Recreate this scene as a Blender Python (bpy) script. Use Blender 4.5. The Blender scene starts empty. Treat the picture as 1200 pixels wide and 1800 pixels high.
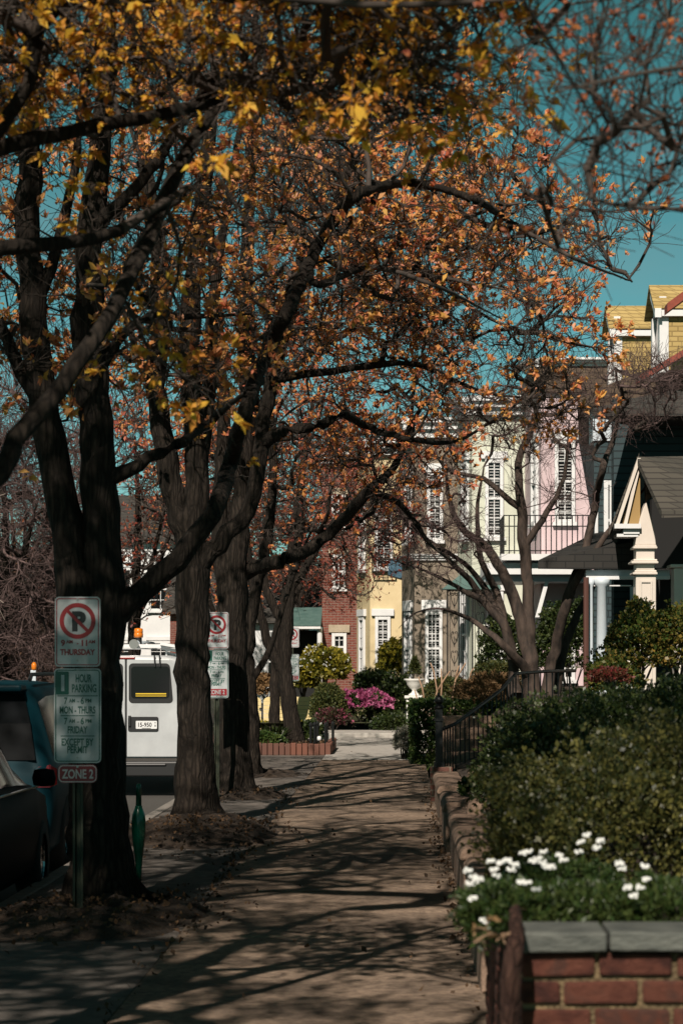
import bpy, math, random
import numpy as np
from mathutils import Vector, Matrix, noise as mnoise
sc = bpy.context.scene
COL = sc.collection
PI = math.pi
R = math.radians
F = 4250.0           # focal length in photo pixels (85 mm on a 36 mm tall frame, 1800 px)
CH = 1.72            # eye height

# ------------------------------------------------------------------ camera, sky, sun, exposure
cam = bpy.data.cameras.new('camera')
camo = bpy.data.objects.new('camera', cam); COL.objects.link(camo)
camo.location = (0, 0, CH); camo.rotation_euler = (PI/2, 0, 0)
cam.lens = 85; cam.sensor_width = 36; cam.sensor_height = 24; cam.sensor_fit = 'AUTO'
cam.shift_x = -100/1800; cam.shift_y = 270/1800
cam.clip_start = 0.1; cam.clip_end = 2000
cam.dof.use_dof = True; cam.dof.focus_distance = 33; cam.dof.aperture_fstop = 6.0
sc.camera = camo
SUN_AZ, SUN_EL = 13.0, 41.0      # sun behind the camera, a little to the left
w = bpy.data.worlds.new('World'); sc.world = w; w.use_nodes = True
nt = w.node_tree; nt.nodes.clear()
def N(t, kind, **kw):
    n = t.nodes.new(kind)
    for k, v in kw.items(): setattr(n, k, v)
    return n
sky = N(nt, 'ShaderNodeTexSky', sky_type='NISHITA', sun_disc=False, sun_elevation=R(SUN_EL), sun_rotation=R(180+SUN_AZ))
sky.air_density = 1.0; sky.dust_density = 0.3; sky.ozone_density = 3.0
mul = N(nt, 'ShaderNodeMix', data_type='RGBA', blend_type='MULTIPLY'); mul.inputs[0].default_value = 1
mul.inputs[7].default_value = (0.50, 0.86, 0.62, 1)
tc = N(nt, 'ShaderNodeTexCoord'); mp = N(nt, 'ShaderNodeMapping'); mp.inputs['Scale'].default_value = (5, 5, 11)
nz = N(nt, 'ShaderNodeTexNoise'); nz.inputs['Scale'].default_value = 1.6; nz.inputs['Detail'].default_value = 6; nz.inputs['Roughness'].default_value = .55
cr = N(nt, 'ShaderNodeValToRGB'); cr.color_ramp.elements[0].position = .46; cr.color_ramp.elements[1].position = .72
cr.color_ramp.elements[1].color = (.35, .35, .35, 1)
mx = N(nt, 'ShaderNodeMix', data_type='RGBA'); mx.inputs[7].default_value = (3.0, 4.6, 4.8, 1)
bg = N(nt, 'ShaderNodeBackground'); bg.inputs[1].default_value = 0.058
out = N(nt, 'ShaderNodeOutputWorld')
L = nt.links.new
L(sky.outputs[0], mul.inputs[6]); L(tc.outputs['Generated'], mp.inputs[0]); L(mp.outputs[0], nz.inputs[0]); L(nz.outputs[0], cr.inputs[0])
sxyz = N(nt, 'ShaderNodeSeparateXYZ'); zr = N(nt, 'ShaderNodeMapRange', clamp=True); zr.inputs['From Min'].default_value = .05; zr.inputs['From Max'].default_value = .6; zr.inputs['To Min'].default_value = 1.45; zr.inputs['To Max'].default_value = .14
deep = N(nt, 'ShaderNodeVectorMath', operation='SCALE')      # the blue deepens toward the zenith
tint = N(nt, 'ShaderNodeValToRGB'); te = tint.color_ramp.elements; te[0].position = 0; te[0].color = (.52, .84, .84, 1); te[1].position = .30; te[1].color = (.34, .90, .56, 1)
L(sxyz.outputs[2], tint.inputs[0]); L(tint.outputs[0], mul.inputs[7])
L(tc.outputs['Generated'], sxyz.inputs[0]); L(sxyz.outputs[2], zr.inputs[0]); L(mx.outputs[2], deep.inputs[0]); L(zr.outputs[0], deep.inputs['Scale'])
L(cr.outputs[0], mx.inputs[0]); L(mul.outputs[2], mx.inputs[6]); L(deep.outputs[0], bg.inputs[0]); L(bg.outputs[0], out.inputs[0])
sl = bpy.data.lights.new('sun', 'SUN'); sl.energy = 5.0; sl.angle = R(.5); sl.color = (1, .90, .78)
so = bpy.data.objects.new('sun', sl); COL.objects.link(so)
so.rotation_euler = Vector((math.sin(R(SUN_AZ))*math.cos(R(SUN_EL)), math.cos(R(SUN_AZ))*math.cos(R(SUN_EL)), -math.sin(R(SUN_EL)))).to_track_quat('-Z', 'Y').to_euler()
sc.view_settings.view_transform = 'Standard'; sc.view_settings.look = 'None'
sc.view_settings.exposure = 0.08; sc.view_settings.gamma = 1; sc.view_settings.use_curve_mapping = False
sc.cycles.max_bounces = 6; sc.cycles.diffuse_bounces = 1; sc.cycles.transparent_max_bounces = 8
sc.cycles.caustics_reflective = False; sc.cycles.caustics_refractive = False

# ------------------------------------------------------------------ placing helpers
def X(px, D): return (px-700)*D/F
def Z(py, D): return CH-(py-1170)*D/F
def P(px, py, D): return Vector((X(px, D), D, Z(py, D)))

# ------------------------------------------------------------------ materials
def mat(name, col, rough=.7, col2=None, scale=6, stretch=(1, 1, 1), bump=0, bscale=None, detail=5, metal=0, spec=.5, contrast=(.35, .65), coat=0, stain=None):
    m = bpy.data.materials.new(name); m.use_nodes = True; t = m.node_tree; b = t.nodes['Principled BSDF']
    b.inputs['Base Color'].default_value = (*col, 1); b.inputs['Roughness'].default_value = rough
    b.inputs['Metallic'].default_value = metal; b.inputs['Specular IOR Level'].default_value = spec
    b.inputs['Coat Weight'].default_value = coat
    if col2 is not None or bump:
        tcn = N(t, 'ShaderNodeTexCoord'); mpn = N(t, 'ShaderNodeMapping'); mpn.inputs['Scale'].default_value = stretch
        t.links.new(tcn.outputs['Object'], mpn.inputs[0])
        nn = N(t, 'ShaderNodeTexNoise'); nn.inputs['Scale'].default_value = scale; nn.inputs['Detail'].default_value = detail; nn.inputs['Roughness'].default_value = .65
        t.links.new(mpn.outputs[0], nn.inputs[0])
        if col2 is not None:
            rp = N(t, 'ShaderNodeValToRGB'); e = rp.color_ramp.elements
            e[0].position, e[1].position = contrast; e[0].color = (*col, 1); e[1].color = (*col2, 1)
            t.links.new(nn.outputs[0], rp.inputs[0]); t.links.new(rp.outputs[0], b.inputs['Base Color'])
            if stain:      # wear and stains with shapes of their own
                sn = N(t, 'ShaderNodeTexNoise'); sn.inputs['Scale'].default_value = stain[0]; sn.inputs['Detail'].default_value = 6; sn.inputs['Distortion'].default_value = .8; t.links.new(mpn.outputs[0], sn.inputs[0])
                sr = N(t, 'ShaderNodeMapRange', clamp=True); sr.inputs['From Min'].default_value = .38; sr.inputs['From Max'].default_value = .58; sr.inputs['To Min'].default_value = stain[1]; t.links.new(sn.outputs[0], sr.inputs[0])
                sm = N(t, 'ShaderNodeVectorMath', operation='SCALE'); t.links.new(rp.outputs[0], sm.inputs[0]); t.links.new(sr.outputs[0], sm.inputs['Scale']); t.links.new(sm.outputs[0], b.inputs['Base Color'])
        if bump:
            n2 = nn
            if bscale:
                n2 = N(t, 'ShaderNodeTexNoise'); n2.inputs['Scale'].default_value = bscale; n2.inputs['Detail'].default_value = 4
                t.links.new(mpn.outputs[0], n2.inputs[0])
            bp = N(t, 'ShaderNodeBump'); bp.inputs['Strength'].default_value = 1; bp.inputs['Distance'].default_value = bump
            t.links.new(n2.outputs[0], bp.inputs['Height']); t.links.new(bp.outputs[0], b.inputs['Normal'])
    return m

def leafmat(name, cols, trans=.35, rough=.5, nscale=.8):
    """leaf colour: random per leaf, from a ramp of the kinds of leaf the crown carries"""
    m = bpy.data.materials.new(name); m.use_nodes = True; t = m.node_tree; b = t.nodes['Principled BSDF']
    g = N(t, 'ShaderNodeNewGeometry'); rp = N(t, 'ShaderNodeValToRGB'); e = rp.color_ramp.elements
    while len(e) < len(cols): e.new(.5)
    for i, c in enumerate(cols): e[i].position = i/(len(cols)-1); e[i].color = (*c, 1)
    tcn = N(t, 'ShaderNodeTexCoord'); nn = N(t, 'ShaderNodeTexNoise'); nn.inputs['Scale'].default_value = nscale; nn.inputs['Detail'].default_value = 2
    t.links.new(tcn.outputs['Object'], nn.inputs[0])
    ma = N(t, 'ShaderNodeMath', operation='MULTIPLY_ADD'); ma.inputs[1].default_value = 1.6; ma.inputs[2].default_value = -.8
    t.links.new(nn.outputs[0], ma.inputs[0])
    ad = N(t, 'ShaderNodeMath', operation='ADD', use_clamp=True)
    t.links.new(g.outputs['Random Per Island'], ad.inputs[0]); t.links.new(ma.outputs[0], ad.inputs[1])
    t.links.new(ad.outputs[0], rp.inputs[0]); t.links.new(rp.outputs[0], b.inputs['Base Color'])
    b.inputs['Roughness'].default_value = rough; b.inputs['Specular IOR Level'].default_value = .35
    tr = N(t, 'ShaderNodeBsdfTranslucent'); t.links.new(rp.outputs[0], tr.inputs[0])
    mi = N(t, 'ShaderNodeMixShader'); mi.inputs[0].default_value = trans
    t.links.new(b.outputs[0], mi.inputs[1]); t.links.new(tr.outputs[0], mi.inputs[2])
    t.links.new(mi.outputs[0], t.nodes['Material Output'].inputs[0])
    return m

def brickmat(name, c1, c2, mortar, bw=.22, bh=.075, ms=.012):
    m = bpy.data.materials.new(name); m.use_nodes = True; t = m.node_tree; b = t.nodes['Principled BSDF']
    tcn = N(t, 'ShaderNodeTexCoord'); sp = N(t, 'ShaderNodeSeparateXYZ'); cb = N(t, 'ShaderNodeCombineXYZ')
    ad = N(t, 'ShaderNodeMath', operation='ADD')
    t.links.new(tcn.outputs['Object'], sp.inputs[0]); t.links.new(sp.outputs[0], ad.inputs[0]); t.links.new(sp.outputs[1], ad.inputs[1])
    t.links.new(ad.outputs[0], cb.inputs[0]); t.links.new(sp.outputs[2], cb.inputs[1])
    bt = N(t, 'ShaderNodeTexBrick'); t.links.new(cb.outputs[0], bt.inputs[0])
    bt.inputs['Color1'].default_value = (*c1, 1); bt.inputs['Color2'].default_value = (*c2, 1); bt.inputs['Mortar'].default_value = (*mortar, 1)
    bt.inputs['Scale'].default_value = 1; bt.inputs['Mortar Size'].default_value = ms; bt.inputs['Brick Width'].default_value = bw; bt.inputs['Row Height'].default_value = bh
    t.links.new(bt.outputs[0], b.inputs['Base Color']); b.inputs['Roughness'].default_value = .85
    bp = N(t, 'ShaderNodeBump'); bp.inputs['Distance'].default_value = .008; bp.invert = True
    t.links.new(bt.outputs['Fac'], bp.inputs['Height']); t.links.new(bp.outputs[0], b.inputs['Normal'])
    return m

def barkmat(name, c1, c2, sc_=7, st=.13):
    """ridged bark: long fissures, patches of lichen-pale and dark wood"""
    m = bpy.data.materials.new(name); m.use_nodes = True; t = m.node_tree; b = t.nodes['Principled BSDF']; b.inputs['Roughness'].default_value = .92; b.inputs['Specular IOR Level'].default_value = .2
    tcn = N(t, 'ShaderNodeTexCoord'); mpn = N(t, 'ShaderNodeMapping'); mpn.inputs['Scale'].default_value = (1, 1, st); t.links.new(tcn.outputs['Object'], mpn.inputs[0])
    wn = N(t, 'ShaderNodeTexNoise'); wn.inputs['Scale'].default_value = 3; wn.inputs['Detail'].default_value = 3; t.links.new(tcn.outputs['Object'], wn.inputs[0])
    ad = N(t, 'ShaderNodeMix', data_type='RGBA', blend_type='ADD'); ad.inputs[0].default_value = .10; t.links.new(mpn.outputs[0], ad.inputs[6]); t.links.new(wn.outputs['Color'], ad.inputs[7])
    vo = N(t, 'ShaderNodeTexVoronoi', feature='DISTANCE_TO_EDGE'); vo.inputs['Scale'].default_value = sc_*3.2; t.links.new(ad.outputs[2], vo.inputs['Vector'])
    nn = N(t, 'ShaderNodeTexNoise'); nn.inputs['Scale'].default_value = sc_*2; nn.inputs['Detail'].default_value = 7; nn.inputs['Roughness'].default_value = .7; t.links.new(mpn.outputs[0], nn.inputs[0])
    r1 = N(t, 'ShaderNodeMapRange', clamp=True); r1.inputs['From Max'].default_value = .35; r1.inputs['To Min'].default_value = .3; t.links.new(vo.outputs['Distance'], r1.inputs[0])
    mu = N(t, 'ShaderNodeMath', operation='MULTIPLY'); t.links.new(r1.outputs[0], mu.inputs[0]); t.links.new(nn.outputs[0], mu.inputs[1])
    rp = N(t, 'ShaderNodeValToRGB'); e = rp.color_ramp.elements; e[0].position = .12; e[1].position = .66; e[0].color = (*c1, 1); e[1].color = (*c2, 1)
    t.links.new(mu.outputs[0], rp.inputs[0]); t.links.new(rp.outputs[0], b.inputs['Base Color'])
    bp = N(t, 'ShaderNodeBump'); bp.inputs['Distance'].default_value = .035; t.links.new(mu.outputs[0], bp.inputs['Height']); t.links.new(bp.outputs[0], b.inputs['Normal'])
    return m
M = {}
M['bark'] = barkmat('bark', (.009, .007, .0055), (.046, .035, .027), 7, .085)
M['bark_pale'] = mat('pale_bark', (.10, .085, .07), .9, (.32, .28, .24), 7, (1, 1, .3), .02, contrast=(.35, .62))
M['bark_red'] = barkmat('flaking_bark', (.02, .010, .008), (.13, .068, .05), 15, .16)
M['bark_twisted'] = mat('smooth_bark', (.022, .016, .013), .9, (.085, .058, .045), 10, (1, 1, .3), .012)
M['twig'] = mat('twig_bark', (.035, .027, .022), .9, (.075, .055, .045), 5)
M['twig_plum'] = mat('plum_twig', (.07, .045, .042), .9, (.14, .09, .085), 5)
M['twig_pale'] = mat('pale_twig', (.22, .18, .15), .9, (.34, .28, .24), 5)
M['twig_tan'] = mat('tan_branch', (.30, .18, .11), .8, (.42, .27, .17), 6)
M['leaf_gold'] = leafmat('gold_leaf', [(.66, .26, .05), (.76, .40, .04), (.86, .56, .07), (.70, .25, .08)], .45)
M['leaf_orange'] = leafmat('orange_leaf', [(.66, .19, .10), (.84, .36, .13), (.88, .50, .11), (.86, .40, .27)], .45)
M['leaf_rust'] = leafmat('rust_leaf', [(.40, .10, .07), (.66, .22, .09), (.76, .35, .08), (.62, .20, .13)], .4)
M['leaf_red'] = leafmat('red_leaf', [(.18, .03, .025), (.26, .06, .04), (.33, .10, .04), (.14, .03, .03)], .3)
M['leaf_dim'] = leafmat('dim_brown_leaf', [(.05, .03, .02), (.11, .06, .035), (.18, .09, .045)], .3)
M['leaf_maroon'] = leafmat('maroon_leaf', [(.28, .07, .04), (.44, .14, .06), (.52, .20, .06)], .35)
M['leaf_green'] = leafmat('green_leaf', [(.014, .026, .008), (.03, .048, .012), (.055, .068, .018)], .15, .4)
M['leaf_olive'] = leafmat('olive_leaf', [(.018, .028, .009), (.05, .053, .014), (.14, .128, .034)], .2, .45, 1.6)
M['leaf_bed'] = leafmat('bed_leaf', [(.014, .032, .008), (.03, .055, .012), (.055, .075, .02)], .15, .45)
M['leaf_hedge'] = leafmat('hedge_leaf', [(.02, .05, .012), (.05, .085, .02), (.09, .12, .03)], .2, .4)
M['leaf_gloss'] = leafmat('glossy_leaf', [(.02, .04, .01), (.05, .075, .015), (.12, .11, .025), (.2, .13, .03)], .15, .25)
M['leaf_yellow'] = leafmat('yellow_green_leaf', [(.06, .07, .01), (.16, .15, .02), (.34, .27, .03), (.10, .10, .02)], .25, .35)
M['leaf_conifer'] = leafmat('conifer_leaf', [(.03, .045, .012), (.06, .07, .016), (.10, .09, .02)], .1, .6)
M['leaf_dry'] = leafmat('dry_leaf', [(.13, .075, .03), (.24, .14, .06), (.34, .20, .10)], .2, .7)
M['leaf_grey'] = leafmat('grey_leaf', [(.17, .17, .13), (.28, .27, .21), (.36, .34, .27)], .2, .7)
M['leaf_crimson'] = leafmat('crimson_leaf', [(.13, .015, .02), (.05, .04, .015), (.22, .03, .03), (.08, .05, .02)], .3, .5)
M['leaf_plum'] = leafmat('plum_leaf', [(.025, .035, .012), (.05, .04, .018), (.10, .03, .035), (.30, .05, .11)], .2, .5)
M['petal_pink'] = leafmat('pink_petal', [(.34, .05, .15), (.48, .11, .25), (.58, .20, .34)], .3, .5)
M['petal_white'] = leafmat('white_petal', [(.75, .75, .72), (.85, .85, .82)], .3, .5)
M['litter'] = leafmat('litter_leaf', [(.025, .016, .010), (.07, .04, .022), (.15, .085, .042), (.045, .027, .016)], .1, .8)
M['iron'] = mat('black_iron', (.012, .013, .013), .45, metal=.3)
M['white'] = mat('white_paint', (.72, .72, .73), .5, (.80, .80, .80), 3)
M['white_blue'] = mat('pale_blue_paint', (.55, .62, .68), .5, (.62, .68, .73), 3)
M['cream'] = mat('cream_paint', (.68, .60, .53), .55, (.74, .66, .58), 2)
M['soffit_bounce'] = mat('soffit_bounce_ochre', (.36, .23, .085), .5)  # gable soffit: warm reflected light is painted into this colour
M['glass'] = mat('dark_glass', (.008, .009, .010), .10, spec=.22)
M['louvre'] = mat('grey_louvre', (.42, .42, .41), .6)
M['yellow_wall'] = mat('yellow_stucco', (.68, .54, .31), .8, (.74, .60, .36), 2, bump=.004, bscale=60, stain=(.8, .82))
M['taupe_wall'] = mat('taupe_painted_brick', (.235, .19, .145), .8, (.27, .22, .17), 2, bump=.004, bscale=40, stain=(.8, .82))
M['mint_wall'] = mat('pale_green_stucco', (.66, .68, .56), .8, (.71, .73, .61), 2, bump=.004, bscale=40, stain=(.8, .82))
M['pink_wall'] = mat('pink_stucco', (.70, .53, .56), .8, (.75, .59, .61), 2, bump=.004, bscale=40, stain=(.8, .82))
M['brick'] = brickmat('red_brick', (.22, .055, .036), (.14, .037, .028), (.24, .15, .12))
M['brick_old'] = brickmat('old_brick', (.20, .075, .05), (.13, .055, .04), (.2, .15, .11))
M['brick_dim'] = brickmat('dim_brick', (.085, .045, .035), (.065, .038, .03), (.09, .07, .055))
M['stone'] = mat('buff_stone', (.34, .28, .20), .85, (.48, .40, .30), 4, bump=.01, bscale=20)
M['coping'] = mat('grey_slate_coping', (.055, .06, .054), .8, (.125, .13, .115), 8, (1, 1, 3), .006, bscale=40)
M['wall_stone'] = mat('brown_wall_stone', (.14, .09, .062), .9, (.26, .175, .125), 6, bump=.02, bscale=22)
M['slate_dark'] = brickmat('black_slate', (.022, .02, .018), (.03, .027, .024), (.01, .01, .01), .3, .11, .008)
M['slate'] = brickmat('dark_slate', (.045, .04, .036), (.065, .058, .05), (.02, .02, .02), .3, .14, .008)
M['shingle_brown'] = brickmat('brown_shingle', (.09, .06, .04), (.13, .09, .06), (.04, .03, .02), .2, .12, .008)
M['shingle_tan'] = brickmat('tan_shingle', (.50, .36, .14), (.40, .28, .10), (.28, .19, .07), .22, .095, .010)
M['shingle_grey'] = brickmat('grey_shingle', (.085, .075, .06), (.06, .055, .045), (.035, .03, .026), .33, .10, .010)
M['siding'] = brickmat('teal_siding', (.03, .055, .062), (.035, .06, .068), (.012, .02, .024), 3.0, .13, .012)
M['teal_copper'] = mat('green_copper', (.06, .12, .11), .6, (.10, .17, .155), 4)
M['awning_blue'] = mat('blue_canvas', (.03, .08, .12), .8, (.05, .11, .16), 8)
M['dark'] = mat('porch_shade_black', (.012, .012, .012), .9)  # near-black sheets standing in for the shade inside the porches
M['fence_yellow'] = mat('yellow_boards', (.74, .58, .27), .7, (.80, .64, .33), 3)
M['pot_white'] = mat('white_stone_urn', (.72, .70, .66), .7, (.80, .78, .74), 5)
M['asphalt'] = mat('asphalt', (.055, .05, .046), .9, (.085, .078, .07), 30, bump=.006, bscale=120)
M['walk'] = mat('brown_concrete', (.145, .099, .071), .85, (.37, .268, .19), 16, bump=.006, bscale=150, detail=9, stain=(.9, .5))
M['walk_pale'] = mat('pale_concrete', (.34, .31, .28), .85, (.46, .43, .39), 5, bump=.004, bscale=90)
M['strip'] = mat('grey_concrete', (.115, .097, .083), .88, (.19, .165, .145), 9, bump=.006, bscale=110, stain=(1.1, .55))
M['kerb'] = mat('kerb_granite', (.19, .17, .15), .85, (.30, .27, .24), 9, bump=.006, bscale=60)
M['soil'] = mat('soil', (.02, .014, .010), .95, (.065, .043, .028), 9, bump=.03, bscale=26)
M['grass'] = mat('lawn_ground', (.03, .04, .012), .95, (.07, .07, .025), 3, bump=.02, bscale=40)
M['sign_white'] = mat('sign_white', (.50, .53, .545), .4, (.40, .42, .43), 7, stain=(4, .8))
M['sign_red'] = mat('sign_red', (.24, .010, .014), .4)
M['sign_black'] = mat('sign_black', (.012, .012, .014), .4)
M['sign_green'] = mat('sign_green', (.006, .085, .06), .4)
M['sign_maroon'] = mat('sign_maroon', (.27, .012, .02), .4)
M['sign_pink'] = mat('faded_white', (.70, .55, .55), .4)
M['metal'] = mat('galvanised_metal', (.35, .35, .34), .4, metal=.8)
M['post_green'] = mat('sign_post_green', (.010, .018, .008), .6, (.03, .034, .015), 12)
M['bollard_green'] = mat('bollard_green', (.0, .065, .038), .25, coat=.4)
M['van_white'] = mat('van_white_paint', (.46, .475, .49), .35, (.56, .575, .59), 1.6, coat=.4, stain=(1.3, .86))
M['car_teal'] = mat('teal_car_paint', (.003, .026, .036), .5, coat=0, spec=.12)
M['car_dark'] = mat('dark_blue_car_paint', (.002, .005, .006), .55, coat=0, spec=.05)
M['rubber'] = mat('black_rubber', (.012, .012, .012), .8)
M['plastic'] = mat('black_plastic', (.014, .014, .015), .5)
M['chrome'] = mat('chrome', (.6, .62, .64), .15, metal=1)
M['lamp_red'] = mat('red_lens', (.20, .006, .008), .2, coat=.6)
M['lamp_orange'] = mat('orange_lens', (.75, .20, .012), .25, coat=.5)
M['tape_yellow'] = mat('yellow_stripe', (.72, .48, .03), .5)
m = leafmat('old_brick_face', [(.065, .022, .017), (.13, .042, .028), (.18, .062, .04), (.10, .045, .034), (.16, .05, .03)], 0, .92, 14)
t = m.node_tree; tcn = N(t, 'ShaderNodeTexCoord'); nn = N(t, 'ShaderNodeTexNoise'); nn.inputs['Scale'].default_value = 70; nn.inputs['Detail'].default_value = 8; nn.inputs['Roughness'].default_value = .75; t.links.new(tcn.outputs['Object'], nn.inputs[0])
bp = N(t, 'ShaderNodeBump'); bp.inputs['Distance'].default_value = .02; t.links.new(nn.outputs[0], bp.inputs['Height']); t.links.new(bp.outputs[0], t.nodes['Principled BSDF'].inputs['Normal'])
M['brick_face_a'] = m
M['mortar'] = mat('sandy_mortar', (.20, .14, .075), .95, (.36, .25, .13), 22, bump=.03, bscale=80, stain=(5, .5))

# ------------------------------------------------------------------ mesh building
def world_loc(o):
    v = Vector(o.location)
    while o.parent: o = o.parent; v += Vector(o.location)
    return v

class MB:
    def __init__(s): s.v = []; s.f = []
    def add(s, vs, fs):
        k = len(s.v); s.v += [tuple(v) for v in vs]; s.f += [tuple(i+k for i in f) for f in fs]; return s
    def obox(s, o, ax, ay, az):
        o, ax, ay, az = map(Vector, (o, ax, ay, az))
        vs = [o, o+ax, o+ax+ay, o+ay, o+az, o+ax+az, o+ax+ay+az, o+ay+az]
        return s.add(vs, [(0, 3, 2, 1), (4, 5, 6, 7), (0, 1, 5, 4), (1, 2, 6, 5), (2, 3, 7, 6), (3, 0, 4, 7)])
    def box(s, x0, x1, y0, y1, z0, z1): return s.obox((x0, y0, z0), (x1-x0, 0, 0), (0, y1-y0, 0), (0, 0, z1-z0))
    def prism(s, poly, z0, z1):
        n = len(poly)
        return s.add([(p[0], p[1], z0) for p in poly]+[(p[0], p[1], z1) for p in poly],
                     [tuple(range(n-1, -1, -1)), tuple(range(n, 2*n))]+[(i, (i+1) % n, n+(i+1) % n, n+i) for i in range(n)])
    def plate(s, poly, y0, y1):
        """outline in x,z pushed from y1 (back) to y0 (front)"""
        n = len(poly)
        return s.add([(p[0], y0, p[1]) for p in poly]+[(p[0], y1, p[1]) for p in poly],
                     [tuple(range(n)), tuple(range(2*n-1, n-1, -1))]+[(i, n+i, n+(i+1) % n, (i+1) % n) for i in range(n)])
    def frame(s, po, pi, y0, y1):
        n = len(po)
        vs = [(p[0], y0, p[1]) for p in po]+[(p[0], y0, p[1]) for p in pi]+[(p[0], y1, p[1]) for p in po]+[(p[0], y1, p[1]) for p in pi]
        fs = []
        for i in range(n):
            j = (i+1) % n
            fs += [(i, j, n+j, n+i), (2*n+j, 2*n+i, 3*n+i, 3*n+j), (i, 2*n+i, 2*n+j, j), (n+j, 3*n+j, 3*n+i, n+i)]
        return s.add(vs, fs)
    def tube(s, pts, rad, k=8, cap=True):
        pts = [Vector(p) for p in pts]; n = len(pts)
        if not hasattr(rad, '__len__'): rad = [rad]*n
        ref = None; vs = []
        for i, p in enumerate(pts):
            d = (pts[min(i+1, n-1)]-pts[max(i-1, 0)]).normalized()
            if ref is None: ref = d.orthogonal().normalized()
            u = (ref-d*ref.dot(d)).normalized(); v = d.cross(u); ref = u
            vs += [p+(u*math.cos(2*PI*j/k)+v*math.sin(2*PI*j/k))*rad[i] for j in range(k)]
        fs = [(i*k+j, i*k+(j+1) % k, (i+1)*k+(j+1) % k, (i+1)*k+j) for i in range(n-1) for j in range(k)]
        if cap: fs += [tuple(range(k-1, -1, -1)), tuple(range((n-1)*k, n*k))]
        return s.add(vs, fs)
    def lathe(s, c, prof, k=20):
        """prof: (radius, z) pairs about a vertical axis through c"""
        c = Vector(c); n = len(prof)
        vs = [c+Vector((r*math.cos(2*PI*j/k), r*math.sin(2*PI*j/k), z)) for r, z in prof for j in range(k)]
        fs = [(i*k+j, i*k+(j+1) % k, (i+1)*k+(j+1) % k, (i+1)*k+j) for i in range(n-1) for j in range(k)]
        fs += [tuple(range(k-1, -1, -1)), tuple(range((n-1)*k, n*k))]
        return s.add(vs, fs)
    def loft(s, secs):
        """closed rings of equal length"""
        k = len(secs[0]); vs = [v for sec in secs for v in sec]; n = len(secs)
        fs = [(i*k+j, i*k+(j+1) % k, (i+1)*k+(j+1) % k, (i+1)*k+j) for i in range(n-1) for j in range(k)]
        fs += [tuple(range(k-1, -1, -1)), tuple(range((n-1)*k, n*k))]
        return s.add(vs, fs)
    def build(s, name, m, parent=None, smooth=False, bevel=0, seg=2):
        loc = world_loc(parent) if parent else Vector((0, 0, 0))
        me = bpy.data.meshes.new(name)
        me.from_pydata([tuple(Vector(v)-loc) for v in s.v], [], s.f); me.update()
        o = bpy.data.objects.new(name, me); COL.objects.link(o); me.materials.append(M[m] if isinstance(m, str) else m)
        if smooth: me.shade_smooth()
        if bevel:
            b = o.modifiers.new('bevel', 'BEVEL'); b.width = bevel; b.segments = seg; b.limit_method = 'ANGLE'; b.angle_limit = R(35)
        if parent: o.parent = parent
        return o

def npmesh(name, V, Fc, k, m, parent=None, smooth=False):
    """V (n,3) and Fc (m,k) arrays -> object, k corners per face"""
    loc = np.array(world_loc(parent)) if parent else np.zeros(3)
    me = bpy.data.meshes.new(name); V = np.asarray(V, np.float32)-loc.astype(np.float32); Fc = np.asarray(Fc, np.int32)
    me.vertices.add(len(V)); me.vertices.foreach_set('co', V.ravel())
    me.loops.add(Fc.size); me.loops.foreach_set('vertex_index', Fc.ravel())
    me.polygons.add(len(Fc)); me.polygons.foreach_set('loop_start', np.arange(0, Fc.size, k, dtype=np.int32))
    me.polygons.foreach_set('loop_total', np.full(len(Fc), k, np.int32))
    me.update(calc_edges=True); me.validate()
    o = bpy.data.objects.new(name, me); COL.objects.link(o); me.materials.append(M[m] if isinstance(m, str) else m)
    if smooth: me.shade_smooth()
    if parent: o.parent = parent
    return o

def tag(o, label, cat, group=None, kind=None):
    if label: o['label'] = label
    if cat: o['category'] = cat
    if group: o['group'] = group
    if kind: o['kind'] = kind
    return o
def thing(name, loc, label, cat, group=None):
    o = bpy.data.objects.new(name, None); COL.objects.link(o); o.location = loc; o.empty_display_size = .2
    return tag(o, label, cat, group)
def struct(o): o['kind'] = 'structure'; return o

def text(body, h, x, y, z, m, parent, name='lettering', width=None, bold=.0, align='CENTER'):
    """lettering facing the camera side (-Y), cap height about h, centred on x, baseline z"""
    cu = bpy.data.curves.new(name, 'FONT'); cu.body = body; cu.size = h/.72; cu.align_x = align; cu.extrude = .0006
    cu.offset = bold*h; cu.resolution_u = 4
    t = bpy.data.objects.new('tmp_text', cu); COL.objects.link(t)
    dg = bpy.context.evaluated_depsgraph_get(); me = bpy.data.meshes.new_from_object(t.evaluated_get(dg))
    bpy.data.objects.remove(t); bpy.data.curves.remove(cu)
    co = np.empty(len(me.vertices)*3, np.float32); me.vertices.foreach_get('co', co); co = co.reshape(-1, 3)
    if width and len(co):
        s = width/(co[:, 0].max()-co[:, 0].min()); co[:, 0] = (co[:, 0]-(co[:, 0].max()+co[:, 0].min())/2)*s
    loc = world_loc(parent)
    nv = np.stack([co[:, 0]+x-loc.x, -co[:, 2]+y-loc.y, co[:, 1]+z-loc.z], 1).astype(np.float32)
    me.vertices.foreach_set('co', nv.ravel()); me.update(); me.name = name
    me.materials.clear(); me.materials.append(M[m])
    o = bpy.data.objects.new(name, me); COL.objects.link(o); o.parent = parent
    return o

def rrect(cx, cz, w_, h_, r, n=5):
    pts = []
    for (sx, sz, a0) in ((1, 1, 0), (-1, 1, 90), (-1, -1, 180), (1, -1, 270)):
        for i in range(n+1):
            a = R(a0+90*i/n); pts.append((cx+sx*(w_/2-r)+r*math.cos(a), cz+sz*(h_/2-r)+r*math.sin(a)))
    return pts[::-1]

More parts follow.
